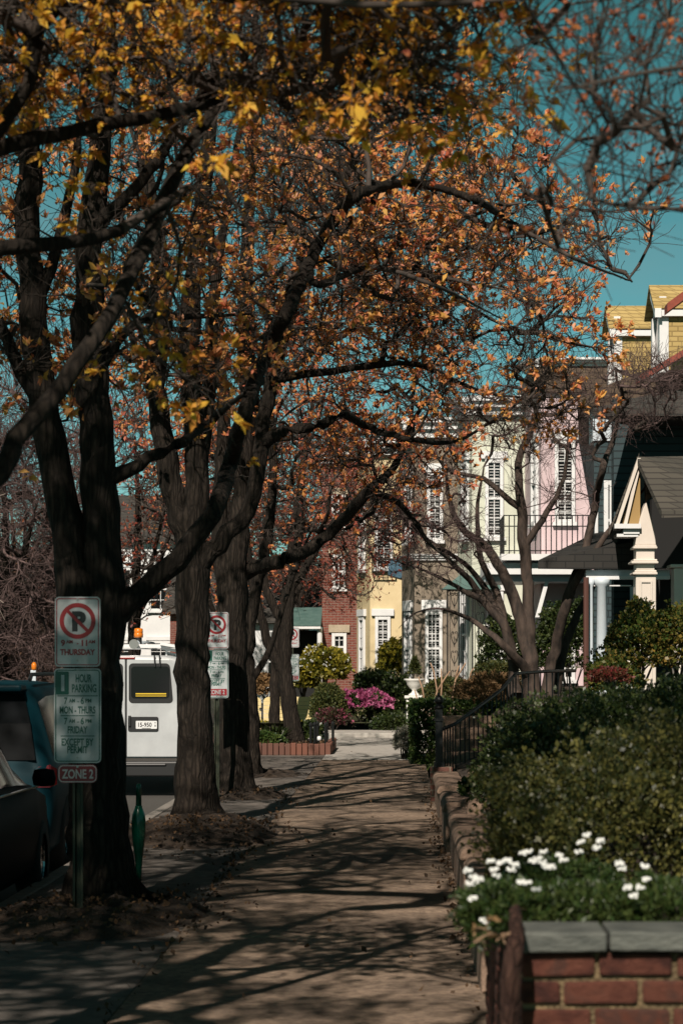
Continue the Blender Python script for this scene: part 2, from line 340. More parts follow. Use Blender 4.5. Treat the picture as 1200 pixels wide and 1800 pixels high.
# ------------------------------------------------------------------ foliage
SUNWARD = np.array((-math.sin(R(SUN_AZ))*math.cos(R(SUN_EL)), -math.cos(R(SUN_AZ))*math.cos(R(SUN_EL)), math.sin(R(SUN_EL))))
def leaves(name, pos, nrm, size, wid, m, parent, rng, k=6, spread=.9, curl=.25, turn=.5):
    """k narrow leaves bursting from every site, each its own little folded blade"""
    pos = np.asarray(pos); n = len(pos)
    if n == 0: return None
    p = np.repeat(pos, k, 0); d = np.repeat(np.asarray(nrm), k, 0)+rng.normal(0, spread, (n*k, 3))
    d /= np.linalg.norm(d, axis=1, keepdims=True)+1e-9
    burst = np.repeat(rng.choice((.55, .8, 1.0, 1.25), n, p=(.25, .3, .3, .15)), k)[:, None]
    r = rng.normal(0, .6, (n*k, 3))+SUNWARD*turn; s = np.cross(d, r); s /= np.linalg.norm(s, axis=1, keepdims=True)+1e-9
    u = np.cross(s, d)
    ln = (size*burst*rng.uniform(.65, 1.3, (n*k, 1))); wd = ln*wid
    p = p+rng.normal(0, .15, (n*k, 3))*ln
    v0 = p; v1 = p+d*ln*.5+s*wd+u*ln*curl*.4; v2 = p+d*ln-u*ln*curl*.3; v3 = p+d*ln*.5-s*wd+u*ln*curl*.4
    V = np.stack([v0, v1, v2, v3], 1).reshape(-1, 3); Fc = np.arange(len(V)).reshape(-1, 4)
    return npmesh(name, V, Fc, 4, m, parent)

def fbm(p, s, seed=0):
    return mnoise.fractal(Vector((p[0]*s+seed*7.1, p[1]*s-seed*3.3, p[2]*s+seed)), 1.0, 2.0, 3)

# ------------------------------------------------------------------ trees
class Tree:
    def __init__(s, seed):
        s.rng = np.random.default_rng(seed); s.p = np.zeros((140000, 3)); s.d = np.zeros((140000, 3))
        s.par = np.full(140000, -1); s.fix = np.zeros(140000); s.tip = np.zeros(140000, bool); s.n = 0; s.sites = []; s.sdir = []; s.ok = np.zeros(140000, bool)
    def node(s, p, par, fix=0, ok=True):
        i = s.n; s.p[i] = p; s.par[i] = par; s.fix[i] = fix; s.ok[i] = ok
        d = s.p[i]-s.p[par] if par >= 0 else np.array((0, 0, 1.)); s.d[i] = d/(np.linalg.norm(d)+1e-9); s.n += 1; return i
    def limb(s, pts, rads, seg=.14, jit=.012, ok_from=.3, own=False):
        """a hand-placed trunk or limb through the points; it grows from the nearest wood already there"""
        pts = [np.array(q, float) for q in pts]
        rads = np.interp(np.linspace(0, 1, len(pts)), np.linspace(0, 1, len(rads)), rads)
        if s.n and not own:
            dd = np.linalg.norm(s.p[:s.n]-pts[0], axis=1); par = int(dd.argmin())
            if dd[par] > .02: pts[0] = s.p[par].copy()
        else: par = -1
        q = [2*pts[0]-pts[1]]+pts+[2*pts[-1]-pts[-2]]; m = len(pts)-1
        first = True
        for i in range(m):
            a, b, c, e = q[i], q[i+1], q[i+2], q[i+3]; ns = max(2, int(np.linalg.norm(c-b)/seg))
            for j in range(ns+(i == m-1)):
                t = j/ns; x = .5*((2*b)+(c-a)*t+(2*a-5*b+4*c-e)*t*t+(-a+3*b-3*c+e)*t**3)
                r = rads[i]+(rads[i+1]-rads[i])*t
                if first and par >= 0: first = False; continue
                first = False
                x = x+s.rng.normal(0, jit, 3)*min(1, r*12); par = s.node(x, par, r, (i+t)/m > ok_from)
        return par
    def crown(s, ells, seg=.22, twigs=5, tl=(.18, .5), up=.25, droop=0, leafp=1.0, zmin=0):
        rng = s.rng; T = []
        for (c, rx, ry, rz, n) in ells:
            u = rng.normal(0, 1, (n, 3)); u /= np.linalg.norm(u, axis=1, keepdims=True); u *= rng.uniform(.15, 1, (n, 1))**(1/2.2)
            T.append(np.array(c)+u*np.array((rx, ry, rz)))
        T = np.concatenate(T); T = T[T[:, 2] > zmin]
        base = s.p[:s.n][s.ok[:s.n]]
        dd = np.array([np.linalg.norm(base-t, axis=1).min() for t in T]); T = T[dd.argsort()]
        ends = []
        for t in T:
            dv = t-s.p[:s.n]; di = np.linalg.norm(dv, axis=1)+1e-6
            cs = (dv*s.d[:s.n]).sum(1)/di
            cost = di*(1.5-.5*cs)+(~s.ok[:s.n])*99
            i = int(cost.argmin()); D = di[i]
            if D < .12: continue
            p0 = s.p[i]; v = t-p0; p1 = p0+(s.d[i]*.55+v/D*.45)*D*.35
            e = v/D+np.array((0, 0, up)); p2 = t-e/np.linalg.norm(e)*D*.3
            ns = max(2, int(D/seg)); par = i; new = []
            for j in range(1, ns+1):
                a = j/ns; x = (1-a)**3*p0+3*(1-a)**2*a*p1+3*(1-a)*a*a*p2+a**3*t
                par = s.node(x+rng.normal(0, .028, 3)*(1 if j < ns else .3), par); new.append(par)
            ends.append(new)
        for new in ends:
            k = rng.poisson(twigs)+1
            for _ in range(k):
                i = new[int(len(new)*rng.uniform(.35, 1))] if len(new) > 1 else new[-1]
                s.twig(i, rng.uniform(*tl), up, droop)
            s.sites.append(s.p[new[-1]].copy()); s.sdir.append(s.d[new[-1]].copy())
    def twig(s, i, ln, up, droop, depth=0):
        rng = s.rng; d = s.d[i]+rng.normal(0, .75, 3)+np.array((0, 0, up-droop)); d /= np.linalg.norm(d); par = i
        ns = 3; x = s.p[i].copy()
        for j in range(ns):
            d = d+rng.normal(0, .22, 3)+np.array((0, 0, up*.25)); d /= np.linalg.norm(d); x = x+d*ln/ns; par = s.node(x, par, 0, False)
            if j == 0 and depth == 0 and rng.random() < .7: s.twig(par, ln*.6, up, droop, 1)
        s.sites.append(x.copy()); s.sdir.append(d.copy())
    def radii(s, r0, e=2.35):
        a = np.zeros(s.n); r = np.zeros(s.n)
        kids = np.zeros(s.n, bool)
        for i in range(s.n-1, -1, -1):
            r[i] = max(r0, a[i]**(1/e) if a[i] > 0 else r0)
            if s.fix[i]: r[i] = max(s.fix[i], min(r[i], s.fix[i]*1.15))
            if s.par[i] >= 0: a[s.par[i]] += r[i]**e
        s.r = r
    def mesh(s, root, bark, twig, r0, split=.022, flare=0, z0=0, lump=.1):
        s.radii(r0); n = s.n; r = s.r
        main = np.full(n, -1); best = np.zeros(n)
        for i in range(n):
            p = s.par[i]
            if p >= 0 and r[i] > best[p]: best[p] = r[i]; main[p] = i
        buf = {True: ([], [], 0), False: ([], [], 0)}; ref0 = np.array((.83, .31, .21)); ph = s.rng.uniform(0, 6.28)
        res = {True: [[], [], 0], False: [[], [], 0]}
        for i in range(n):
            p = s.par[i]
            if p >= 0 and main[p] == i: continue
            ch = []; j = i
            while j >= 0: ch.append(j); j = main[j]
            pts = s.p[ch]; rr = r[ch].copy()
            if p >= 0: pts = np.vstack([s.p[p], pts]); rr = np.concatenate([[min(rr[0]*1.25, r[p])], rr])
            if len(pts) < 2: continue
            # split the chain where it gets thin, so trunk and twigs are two meshes
            cut = int((rr > split).sum()); big = cut >= 2
            runs = [(True, 0, cut)] if big else []
            if cut < len(pts): runs.append((False, max(0, cut-1) if big else 0, len(pts)))
            for (isbig, a, b) in runs:
                q = pts[a:b]; q_r = rr[a:b]; m = len(q)
                if m < 2: continue
                mxr = q_r.max(); k = 18 if mxr > .09 else 10 if mxr > .035 else 6 if mxr > .012 else 4 if mxr > .006 else 3
                d = np.empty_like(q); d[1:-1] = q[2:]-q[:-2]; d[0] = q[1]-q[0]; d[-1] = q[-1]-q[-2]
                d /= np.linalg.norm(d, axis=1, keepdims=True)+1e-9
                u = ref0-d*(d@ref0)[:, None]; u /= np.linalg.norm(u, axis=1, keepdims=True)+1e-9; v = np.cross(d, u)
                th = np.arange(k)*2*PI/k
                R_ = q_r[:, None]*np.ones(k)[None]
                if mxr > .035:
                    zz = q[:, 2][:, None]
                    R_ = R_*(1+lump*(.5*np.sin(3*th+zz*2.1+ph)+.4*np.sin(5*th-zz*3.7)+.35*np.sin(7*th+zz*9))+s.rng.normal(0, lump*.22, R_.shape))
                    if flare:
                        R_ = R_*(1+flare*np.exp(-np.maximum(zz-z0, 0)/.2)*(.55+.45*np.sin(5*th+ph)))
                ring = q[:, None]+R_[..., None]*(np.cos(th)[None, :, None]*u[:, None]+np.sin(th)[None, :, None]*v[:, None])
                V, Fq, off = res[isbig]
                V.append(ring.reshape(-1, 3))
                I = (np.arange(m-1)*k)[:, None]; J = np.arange(k)[None]; J2 = (J+1) % k
                Fq.append(np.stack([I+J, I+J2, I+k+J2, I+k+J], -1).reshape(-1, 4)+off)
                res[isbig][2] += m*k
        for big, nm, mt in ((True, 'trunk', bark), (False, 'twigs', twig)):
            V, Fq, _ = res[big]
            if V: npmesh(nm, np.concatenate(V), np.concatenate(Fq), 4, mt, root, True)
    def foliage(s, root, m, size, wid=.24, k=6, frac=1, jitter=.03, name='crown', hi=None):
        if not s.sites: return
        S = np.array(s.sites); Dn = np.array(s.sdir); keep = s.rng.random(len(S)) < frac
        # clumps and gaps: whole stretches of the crown carry more or fewer leaves
        g = np.array([fbm(q, .9, 3) for q in S]); keep &= s.rng.random(len(S)) < np.clip(.7+g*1.5, .06, 1)
        if hi: keep &= (S[:, 2] < hi[0]) | (s.rng.random(len(S)) < hi[1])
        S = S[keep]+s.rng.normal(0, jitter, (keep.sum(), 3)); Dn = Dn[keep]+np.array((0, 0, .25))
        leaves(name, S, Dn, size, wid, m, root, s.rng, k, turn=1.3)

def E(px, py, D, rx, ry, rz, n): return (P(px, py, D), rx, ry, rz, n)
def LP(D, *pts):
    """limb points: (px, py) at depth D or (px, py, depth)"""
    return [P(q[0], q[1], q[2] if len(q) > 2 else D) for q in pts]
# ------------------------------------------------------------------ the setting: ground, street, pavement
rng = np.random.default_rng(7)
def yard_h(x, y):
    t = min(1, max(0, (x-.75)/1.6)); far = min(1, max(0, (y-44)/4))
    return (.40+.85*t*t*(3-2*t))*(1-far*.0)+.03*fbm((x, y, 0), .8, 2)
def sheet(name, x0, x1, y0, y1, m, zf, nx=2, ny=2):
    xs = np.linspace(x0, x1, nx); ys = np.linspace(y0, y1, ny); b = MB()
    b.add([(x, y, zf(x, y)) for y in ys for x in xs], [(j*nx+i, j*nx+i+1, (j+1)*nx+i+1, (j+1)*nx+i) for j in range(ny-1) for i in range(nx-1)])
    return struct(b.build(name, m, None, nx > 2))
sheet('ground', -400, 400, -60, 900, 'grass', lambda x, y: -.30)
sheet('road', -10.6, -2.9, -30, 56, 'asphalt', lambda x, y: -.15-.02*((x+6.7)/3.8)**2)
sheet('cross_street', -60, -2.9, 56, 64, 'asphalt', lambda x, y: -.145)
sheet('far_pavement', -13, -10.6, -30, 56, 'strip', lambda x, y: -.02)
sheet('paved_verge', -2.76, -1.41, -12, 57, 'strip', lambda x, y: -.004+.012*fbm((x, y, 0), .7), 8, 140)
b = MB(); y = -12.0
while y < 57:
    ln = rng.uniform(1.5, 2.2); b.box(-2.9, -2.765, y, y+ln-.012, -.32, .004+rng.uniform(-.008, .006)); y += ln
struct(b.build('kerb', 'kerb', None, bevel=.018))
b = MB(); y = -12.0                                    # pavement slabs with open joints, slightly out of level
while y < 44:
    ln = 1.52; z0, z1, z2 = rng.uniform(-.006, .006, 3)
    b.add([(-1.4, y, z0), (.47, y, z1), (.47, y+ln-.024, z1+z2*.4), (-1.4, y+ln-.024, z0+z2*.4)]+[(-1.4, y, -.2), (.47, y, -.2), (.47, y+ln-.024, -.2), (-1.4, y+ln-.024, -.2)],
          [(0, 1, 2, 3), (0, 4, 5, 1), (1, 5, 6, 2), (2, 6, 7, 3), (3, 7, 4, 0)]); y += ln
struct(b.build('pavement', 'walk', None))
b = MB(); y = 44.4
while y < 57.5:
    b.box(-1.4, .6, y, y+1.9, -.2, .008+rng.uniform(-.006, .006)); y += 1.92
struct(b.build('pale_pavement', 'walk_pale', None))
b = MB(); b.box(-9, .9, 57.6, 60.5, -.2, .11); struct(b.build('far_path', 'walk_pale', None, bevel=.02))
sheet('yard_ground', .74, 30, 6.9, 57, 'soil', yard_h, 60, 120)
sheet('front_garden_ground', -3.6, 14, 60.6, 110, 'grass', lambda x, y: .28)
def pit(cx, cy, rx, ry, h, seed):
    b = MB(); n = 34
    vs = []
    for j in range(n):
        for i in range(n):
            u, v = i/(n-1)*2-1, j/(n-1)*2-1; x, y_ = cx+u*rx, cy+v*ry; q = max(0, 1-(u*u+v*v)**1.3)
            vs.append((x, y_, -.01+h*q+(.05*fbm((x, y_, 0), 3.2, seed)+.03*fbm((x, y_, 0), 9, seed))*min(1, q*3)))
    b.add(vs, [(j*n+i, j*n+i+1, (j+1)*n+i+1, (j+1)*n+i) for j in range(n-1) for i in range(n-1)])
    return struct(b.build('tree_pit_soil', 'soil', None, True))
pit(-2.05, 16.6, .78, 1.5, .10, 1); pit(-2.05, 24.6, .85, 1.9, .17, 2); pit(-2.1, 32.0, .66, 1.3, .08, 3); pit(-2.1, 38.2, .6, 1.2, .07, 4)
# leaf litter lying in the pits and drifting over the pavement
pp = []
for (cx, cy, rx, ry, h, n) in ((-2.0, 16.4, .8, 1.7, .1, 900), (-2.0, 24.2, .95, 2.2, .16, 1100), (-2.05, 32, .7, 1.4, .08, 350), (-1.42, 22, .12, 12, 0, 500), (.40, 22, .08, 12, 0, 600), (-.5, 24, 1.0, 18, 0, 110)):
    u = rng.normal(0, .5, (n, 2)); q = np.clip(1-(u**2).sum(1)**1.3, 0, 1)
    pp.append(np.stack([cx+u[:, 0]*rx, cy+u[:, 1]*ry, .016+h*q+.01*rng.random(n)], 1))
pp = np.concatenate(pp); pp = pp[rng.random(len(pp)) < .55]; pp = np.concatenate([pp, pp[::3]+rng.normal(0, .05, pp[::3].shape)*(1, 1, .05)]); o = leaves('leaf_litter', pp, np.tile((0, 0, .12), (len(pp), 1)), .040, .34, 'litter', None, rng, 1, .5)
tag(o, None, None, kind='stuff')

# ------------------------------------------------------------------ houses
class Facade:
    """a wall line p0 -> p1 (left to right seen from outside); B(u0,u1,z0,z1,d0,d1) is a box standing d out of it"""
    def __init__(s, p0, p1):
        s.p0 = Vector((p0[0], p0[1], 0)); d = Vector((p1[0]-p0[0], p1[1]-p0[1], 0)); s.len = d.length; s.t = d.normalized(); s.n = Vector((s.t.y, -s.t.x, 0))
    def B(s, mb, u0, u1, z0, z1, d0, d1):
        o = s.p0+s.t*u0+s.n*d1+Vector((0, 0, z0)); return mb.obox(o, s.t*(u1-u0), -s.n*(d1-d0), (0, 0, z1-z0))
    def upx(s, px):           # distance along the wall of the point that stands at column px
        k = (px-700)/F; return (k*s.p0.y-s.p0.x)/(s.t.x-k*s.t.y)
def window(root, fc, u0, u1, z0, z1, fr=.10, lintel=0, sill=True, louvre=False, rows=4, cols=2, mid=True, frame='white', lint='white', rail=False):
    b = MB(); d = .07
    fc.B(b, u0, u0+fr, z0, z1, 0, d); fc.B(b, u1-fr, u1, z0, z1, 0, d); fc.B(b, u0+fr, u1-fr, z1-fr, z1, 0, d-.003); fc.B(b, u0+fr, u1-fr, z0, z0+fr*.8, 0, d-.003)
    zm = (z0+z1)/2
    if mid: fc.B(b, u0+fr, u1-fr, zm-.03, zm+.03, 0, d-.012)
    for i in range(1, cols):
        u = u0+fr+(u1-u0-2*fr)*i/cols; fc.B(b, u-.014, u+.014, z0+fr*.8, z1-fr, .015, .035)
    for j in range(1, rows):
        z = z0+(z1-z0)*j/rows
        if mid and abs(z-zm) < .05: continue
        fc.B(b, u0+fr, u1-fr, z-.012, z+.012, .015, .034)
    w_ = b.build('window', frame, root, bevel=.006, seg=1)
    b = MB(); fc.B(b, u0+fr*.9, u1-fr*.9, z0+fr*.7, z1-fr*.9, .002, .008); b.build('pane', 'glass', w_)
    if louvre:
        b = MB(); z = z0+fr+.03
        while z < z1-fr-.03:
            fc.B(b, u0+fr+.02, u1-fr-.02, z, z+.022, .009, .014); z += .075
        b.build('louvre', 'louvre', w_)
    if sill: b = MB(); fc.B(b, u0-.05, u1+.05, z0-.08, z0, 0, .12); b.build('sill', frame, w_)
    if lintel: b = MB(); fc.B(b, u0-.10, u1+.10, z1+.02, z1+lintel, 0, .09); b.build('lintel', lint, w_, bevel=.01)
    return w_
def house(name, label, foot, z0, z1, m, cat='house'):
    cx = sum(p[0] for p in foot)/len(foot); cy = sum(p[1] for p in foot)/len(foot)
    r = thing(name, (cx, cy, z0), label, cat); MB().prism(foot, z0, z1).build('wall', m, r); return r
def cornice(root, segs, z0, z1, d, m='white', name='cornice'):
    b = MB()
    for (p0, p1) in segs:
        f = Facade(p0, p1); h = z1-z0
        f.B(b, -.02, f.len+.02, z0, z0+h*.4, 0, d*.45); f.B(b, -.04, f.len+.04, z0+h*.4, z0+h*.72, 0, d*.75); f.B(b, -.06, f.len+.06, z0+h*.72, z1, 0, d)
    return b.build(name, m, root)
def railing(root, fc, u0, u1, z0, z1, d, name='balcony_rail', n=None, ret=True):
    b = MB(); n = n or max(3, int((u1-u0)/.11))
    fc.B(b, u0, u1, z1-.03, z1, d-.03, d); fc.B(b, u0, u1, z0, z0+.03, d-.03, d)
    for i in range(n+1):
        u = u0+(u1-u0-.018)*i/n; fc.B(b, u, u+.018, z0+.03, z1-.03, d-.024, d-.006)
    for u in (u0, u1-.03):
        fc.B(b, u, u+.03, z1-.03, z1, 0, d-.03); fc.B(b, u, u+.03, z0, z0+.03, 0, d-.03)
        k = max(2, int(d/.11))
        for i in range(1, k): fc.B(b, u+.006, u+.024, z0+.03, z1-.03, d*i/k, d*i/k+.018)
    return b.build(name, 'iron', root)

# red brick house, farthest
D = 75; r = house('brick_house', 'red brick house with pale stone lintels, left of the yellow house', [(X(566, D), D), (X(660, D), D), (X(660, D), D+9), (X(566, D), D+9)], .2, Z(800, D), 'brick')
fc = Facade((X(566, D), D), (X(660, D), D)); f2 = Facade((X(566, D), D+9), (X(566, D), D))
window(r, fc, fc.upx(583), fc.upx(609), Z(1162, D), Z(1113, D), .10, .26, rows=4, lint='stone')
window(r, fc, fc.upx(583), fc.upx(607), Z(1035, D), Z(975, D), .10, .2, rows=4, lint='stone')
window(r, fc, fc.upx(583), fc.upx(607), Z(930, D), Z(870, D), .10, .2, rows=4, lint='stone')
cornice(r, [((X(566, D), D), (X(660, D), D))], Z(815, D), Z(795, D), .35)
b = MB(); b.box(X(495, 77), X(566, 77)-.01, 75.6, 82, .2, Z(1108, 75.6)); pw = b.build('porch_shade_block', 'dark', r)
b = MB(); b.box(X(498, 75), X(566, 75)-.02, 74.2, 75.2, Z(1106, 75), Z(1102, 75)); b.build('porch_beam', 'white', r)
b = MB(); b.add([(X(500, 75), 74.2, Z(1101, 75)), (X(566, 75)-.02, 74.2, Z(1101, 75)), (X(566, 75)-.02, 76.2, Z(1066, 75)), (X(500, 75), 76.2, Z(1066, 75)),
                 (X(500, 75), 76.2, Z(1101, 75)), (X(566, 75)-.02, 76.2, Z(1101, 75))], [(0, 1, 2, 3), (0, 3, 4), (1, 5, 2), (3, 2, 5, 4), (0, 4, 5, 1)]); b.build('porch_roof', 'teal_copper', r)
b = MB(); b.tube([(X(563, 75), 74.4, .2), (X(563, 75), 74.4, Z(1106, 75))], .08, 10); b.build('porch_column', 'white', r)
# yellow house with canted bay
D = 68; a0, a1, a2 = (X(627, 69.3), 69.3), (X(650, D), D), (X(780, D), D)
r = house('yellow_house', 'pale yellow stucco townhouse with white lintels between brick and taupe houses', [a0, a1, a2, (a2[0], 78), (a0[0], 78)], .2, Z(775, D), 'yellow_wall')
fc, fl = Facade(a1, a2), Facade(a0, a1)
window(r, fc, fc.upx(659), fc.upx(686), Z(1192, D), Z(1084, D), .09, .22, louvre=True, rows=8, cols=2)
window(r, fl, fl.upx(633), fl.upx(642), Z(1192, D), Z(1084, D), .09, .22, rows=6)
window(r, fc, fc.upx(658), fc.upx(690), Z(1000, D), Z(885, D), .09, .2, louvre=True, rows=8)
window(r, fl, fl.upx(633), fl.upx(643), Z(1000, D), Z(885, D), .09, .2, rows=6)
cornice(r, [(a0, a1), (a1, a2)], Z(800, D), Z(772, D), .35)
railing(r, fc, fc.upx(653), fc.upx(693), Z(1006, D), Z(972, D), .3)
# taupe house
D = 63; a0, a1, a2 = (X(706, 64.6), 64.6), (X(728, D), D), (X(880, D), D)
r = house('taupe_house', 'taupe painted brick townhouse with tall white shuttered windows', [a0, a1, a2, (a2[0], 75), (a0[0], 75)], .2, Z(738, D), 'taupe_wall')
fc, fl = Facade(a1, a2), Facade(a0, a1)
window(r, fc, fc.upx(747), fc.upx(777), Z(1205, D), Z(1075, D), .085, .3, louvre=True, rows=10, cols=3)
window(r, fl, fl.upx(713.5), fl.upx(724), Z(1205, D), Z(1075, D), .085, .3, rows=6, cols=2)
window(r, fc, fc.upx(750), fc.upx(778), Z(950, D), Z(832, D), .085, .25, louvre=True, rows=10, cols=2)
window(r, fl, fl.upx(713.5), fl.upx(724), Z(950, D), Z(832, D), .085, .25, rows=6, cols=2)
cornice(r, [(a0, a1), (a1, a2)], Z(985, D), Z(974, D), .16, name='string_course'); cornice(r, [(a0, a1), (a1, a2)], Z(770, D), Z(735, D), .4)
b = MB(); x0, x1 = X(682, 66), X(709, 66)     # blue canvas hood over its side door
b.add([(x0, 65.2, Z(1012, 66)), (x1, 65.2, Z(1020, 66)), (x1, 66.4, Z(1020, 66)), (x0, 66.4, Z(1012, 66)), (x0, 65.6, Z(985, 66)), (x1, 65.6, Z(985, 66)), (x1, 66.4, Z(985, 66)), (x0, 66.4, Z(985, 66))],
      [(0, 1, 2, 3), (4, 7, 6, 5), (0, 4, 5, 1), (1, 5, 6, 2), (2, 6, 7, 3), (3, 7, 4, 0)]); b.build('canvas_hood', 'awning_blue', r)
# mint house
D = 60; a0, a1, a2 = (X(806, 61.6), 61.6), (X(829, D), D), (X(1000, D), D)
r = house('mint_house', 'pale green townhouse with tall shuttered window beside the pink house', [a0, a1, a2, (a2[0], 74), (a0[0], 74)], .2, Z(700, D), 'mint_wall')
fc, fl = Facade(a1, a2), Facade(a0, a1)
window(r, fc, fc.upx(852), fc.upx(884), Z(945, D), Z(808, D), .085, .2, louvre=True, rows=8, cols=2)
window(r, fl, fl.upx(813), fl.upx(824), Z(945, D), Z(808, D), .085, .2, rows=6)
window(r, fl, fl.upx(812), fl.upx(824), Z(1200, D), Z(1030, D), .085, .25, rows=6, cols=2)
window(r, fc, fc.upx(852), fc.upx(884), Z(1195, D), Z(1040, D), .085, .2, louvre=True, rows=8, cols=2)
cornice(r, [(a0, a1), (a1, a2)], Z(730, D), Z(698, D), .4)
# pink house with brown shingled top floor
D = 56; a0, a1, a2 = (X(932, 57.4), 57.4), (X(950, D), D), (X(1150, D), D)
r = house('pink_house', 'pale pink townhouse with white cornice and iron balcony, behind the bare garden tree', [a0, a1, a2, (a2[0], 70), (a0[0], 70)], .2, Z(690, D), 'pink_wall')
fc, fl = Facade(a1, a2), Facade(a0, a1)
window(r, fc, fc.upx(974), fc.upx(1010), Z(918, D), Z(775, D), .085, .2, louvre=True, rows=8, cols=2)
window(r, fl, fl.upx(936.5), fl.upx(946), Z(918, D), Z(775, D), .085, .2, rows=6)
window(r, fc, fc.upx(974), fc.upx(1010), Z(1195, D), Z(1075, D), .085, .2, rows=6)
b = MB(); b.prism([(a0[0]-.1, a0[1]-.05), (a1[0]-.05, a1[1]-.15), (a2[0], D-.15), (a2[0], 70), (a0[0]-.1, 70)], Z(690, D), Z(645, D)); b.build('shingle_band', 'shingle_brown', r)
cornice(r, [(a0, a1), (a1, a2)], Z(645, D), Z(631, D), .35)
fb = Facade((X(885, 54.2), 54.2), (X(1040, 54.2), 54.2))
b = MB(); b.box(X(880, 54.2), X(1045, 54.2), 54.1, 56.2, Z(985, 54.2), Z(974, 54.2)); bl = b.build('balcony_floor', 'white', r)
fr = Facade((X(885, 54.2), 54.2), (X(1042, 54.2), 54.2)); b = MB(); n = 17
for i in range(n+1):
    u = fr.len*i/n; fr.B(b, u-.012, u+.012, Z(974, 54.2), Z(906, 54.2), -.01, .01)
for zz in (Z(906, 54.2), Z(925, 54.2), Z(968, 54.2)): fr.B(b, 0, fr.len, zz-.012, zz+.012, -.008, .008)
k = 14
for i in range(k+1):
    yy = 54.2+1.9*i/k; b.box(X(885, 54.2)-.012, X(885, 54.2)+.012, yy-.01, yy+.01, Z(974, 54.2), Z(906, 54.2))
b.box(X(885, 54.2)-.012, X(885, 54.2)+.012, 54.2, 56.1, Z(906, 54.2)-.02, Z(906, 54.2)+.01); b.build('balcony_rail', 'iron', r)
b = MB(); b.box(X(850, 54.5), X(1030, 54.5), 54.3, 57, Z(1010, 54.5), Z(990, 54.5)); b.build('porch_fascia', 'white', r)
b = MB(); b.box(X(852, 54.5), X(1030, 54.5), 54.6, 57, Z(1022, 54.5), Z(1011, 54.5)); b.build('porch_beam', 'white_blue', r)
b = MB(); b.obox((X(940, 54.6), 54.6, Z(1085, 54.6)), (.09, 0, 0), (0, .09, 0), (.22, 0, Z(1022, 54.6)-Z(1085, 54.6))); b.build('porch_brace', 'white', r)
# iron garden porch of the mint house, scrolled panels under a copper roof
D = 59.25; r = thing('iron_porch', (X(820, D), D, 1.0), 'black wrought iron porch with heart scroll panels and green copper roof', 'porch')
b = MB(); zt, zb = Z(1036, D), Z(1205, D); xs = [X(786, D), X(806, D), X(830, D), X(853, D)]
for x in xs: b = MB(); b.box(x-.018, x+.018, D-.018, D+.018, zb-.3, zt); b.box(x+.05, x+.066, D-.008, D+.008, zb-.3, zt); b.build('post', 'iron', r)
for (xa, xb) in ((xs[0], xs[1]), (xs[2], xs[3])):
    b = MB(); c = (xa+xb)/2+.03; hw = (xb-xa)/2-.06; nst = 5; hh = (zt-zb)/nst
    for i in range(nst):
        z0 = zb+hh*i
        for sg in (-1, 1):
            q = [(c, D, z0+.02)]
            for j in range(9):
                a = j/8; q.append((c+sg*hw*math.sin(a*PI*.62), D, z0+hh*(.1+.62*a)))
            for j in range(1, 10):
                a = j/9*1.6*PI; rr = hw*.42*(1-.55*j/9); q.append((c+sg*(hw*.50+rr*math.cos(a)), D, z0+hh*.74+rr*math.sin(a)))
            b.tube(q, .010, 5)
        b.box(c-.008, c+.008, D-.008, D+.008, z0, z0+hh*.55)
    b.box(xa, xb, D-.012, D+.012, zb, zb+.03); b.box(xa, xb, D-.012, D+.012, zt-.04, zt-.01)
    b.build('scroll_panel', 'iron', r)
b = MB(); n = 12
for i in range(n):
    c = X(786, D)+(X(860, D)-X(786, D))*(i+.5)/n; rr = .035
    b.tube([(c+rr*math.cos(a*PI/4), D-.02, zt-.10+rr*1.6*math.sin(a*PI/4)) for a in range(9)], .008, 4)
b.build('valance', 'iron', r)
b = MB(); x0, x1 = X(776, D), X(880, D); zr = Z(1036, D)
b.add([(x0, D-.2, zr), (x1, D-.2, zr), (x1, D+.7, zr), (x0, D+.7, zr), (x0+.45, D+.3, zr+.36), (x1-.1, D+.3, zr+.36), (x1-.1, D+.7, zr+.36), (x0+.45, D+.7, zr+.36)],
      [(0, 3, 2, 1), (4, 5, 6, 7), (0, 1, 5, 4), (1, 2, 6, 5), (2, 3, 7, 6), (3, 0, 4, 7)]); b.build('roof', 'teal_copper', r)
# teal sided house with tan shingled dormers
D = 48; a1, a2 = (X(1043, D), D), (X(1500, D), D)
r = house('teal_house', 'dark teal sided house with two tan shingled dormers in its roof', [a1, a2, (a2[0], 58), (X(1045, 58), 58)], .6, Z(770, D), 'siding')
fc = Facade(a1, a2)
window(r, fc, fc.upx(1060), fc.upx(1078), Z(985, D), Z(845, D), .09, 0, rows=2, cols=1)
window(r, fc, fc.upx(1034+10), fc.upx(1050), Z(985, D), Z(900, D), .04, 0, rows=2, cols=1, mid=False)
b = MB(); ze = Z(700, D); zt = Z(585, D)      # roof: eave toward the street on the left, ridge to the right
b.add([(X(1043, D)-.35, D-.3, ze), (X(1043, 58)-.35, 58, ze), (X(1320, D), 58, ze+1.35), (X(1320, D), D-.3, ze+1.35), (X(1043, D)-.35, D-.3, ze-.18), (X(1043, 58)-.35, 58, ze-.18), (X(1320, D), 58, ze-.2), (X(1320, D), D-.3, ze-.2)],
      [(0, 3, 2, 1), (4, 5, 6, 7), (0, 1, 5, 4), (1, 2, 6, 5), (2, 3, 7, 6), (3, 0, 4, 7)]); b.build('roof', 'shingle_brown', r)
b = MB(); b.box(X(1043, D)-.02, X(1320, D), D-.04, D+1, Z(775, D), ze-.17); b.build('frieze', 'white_blue', r)
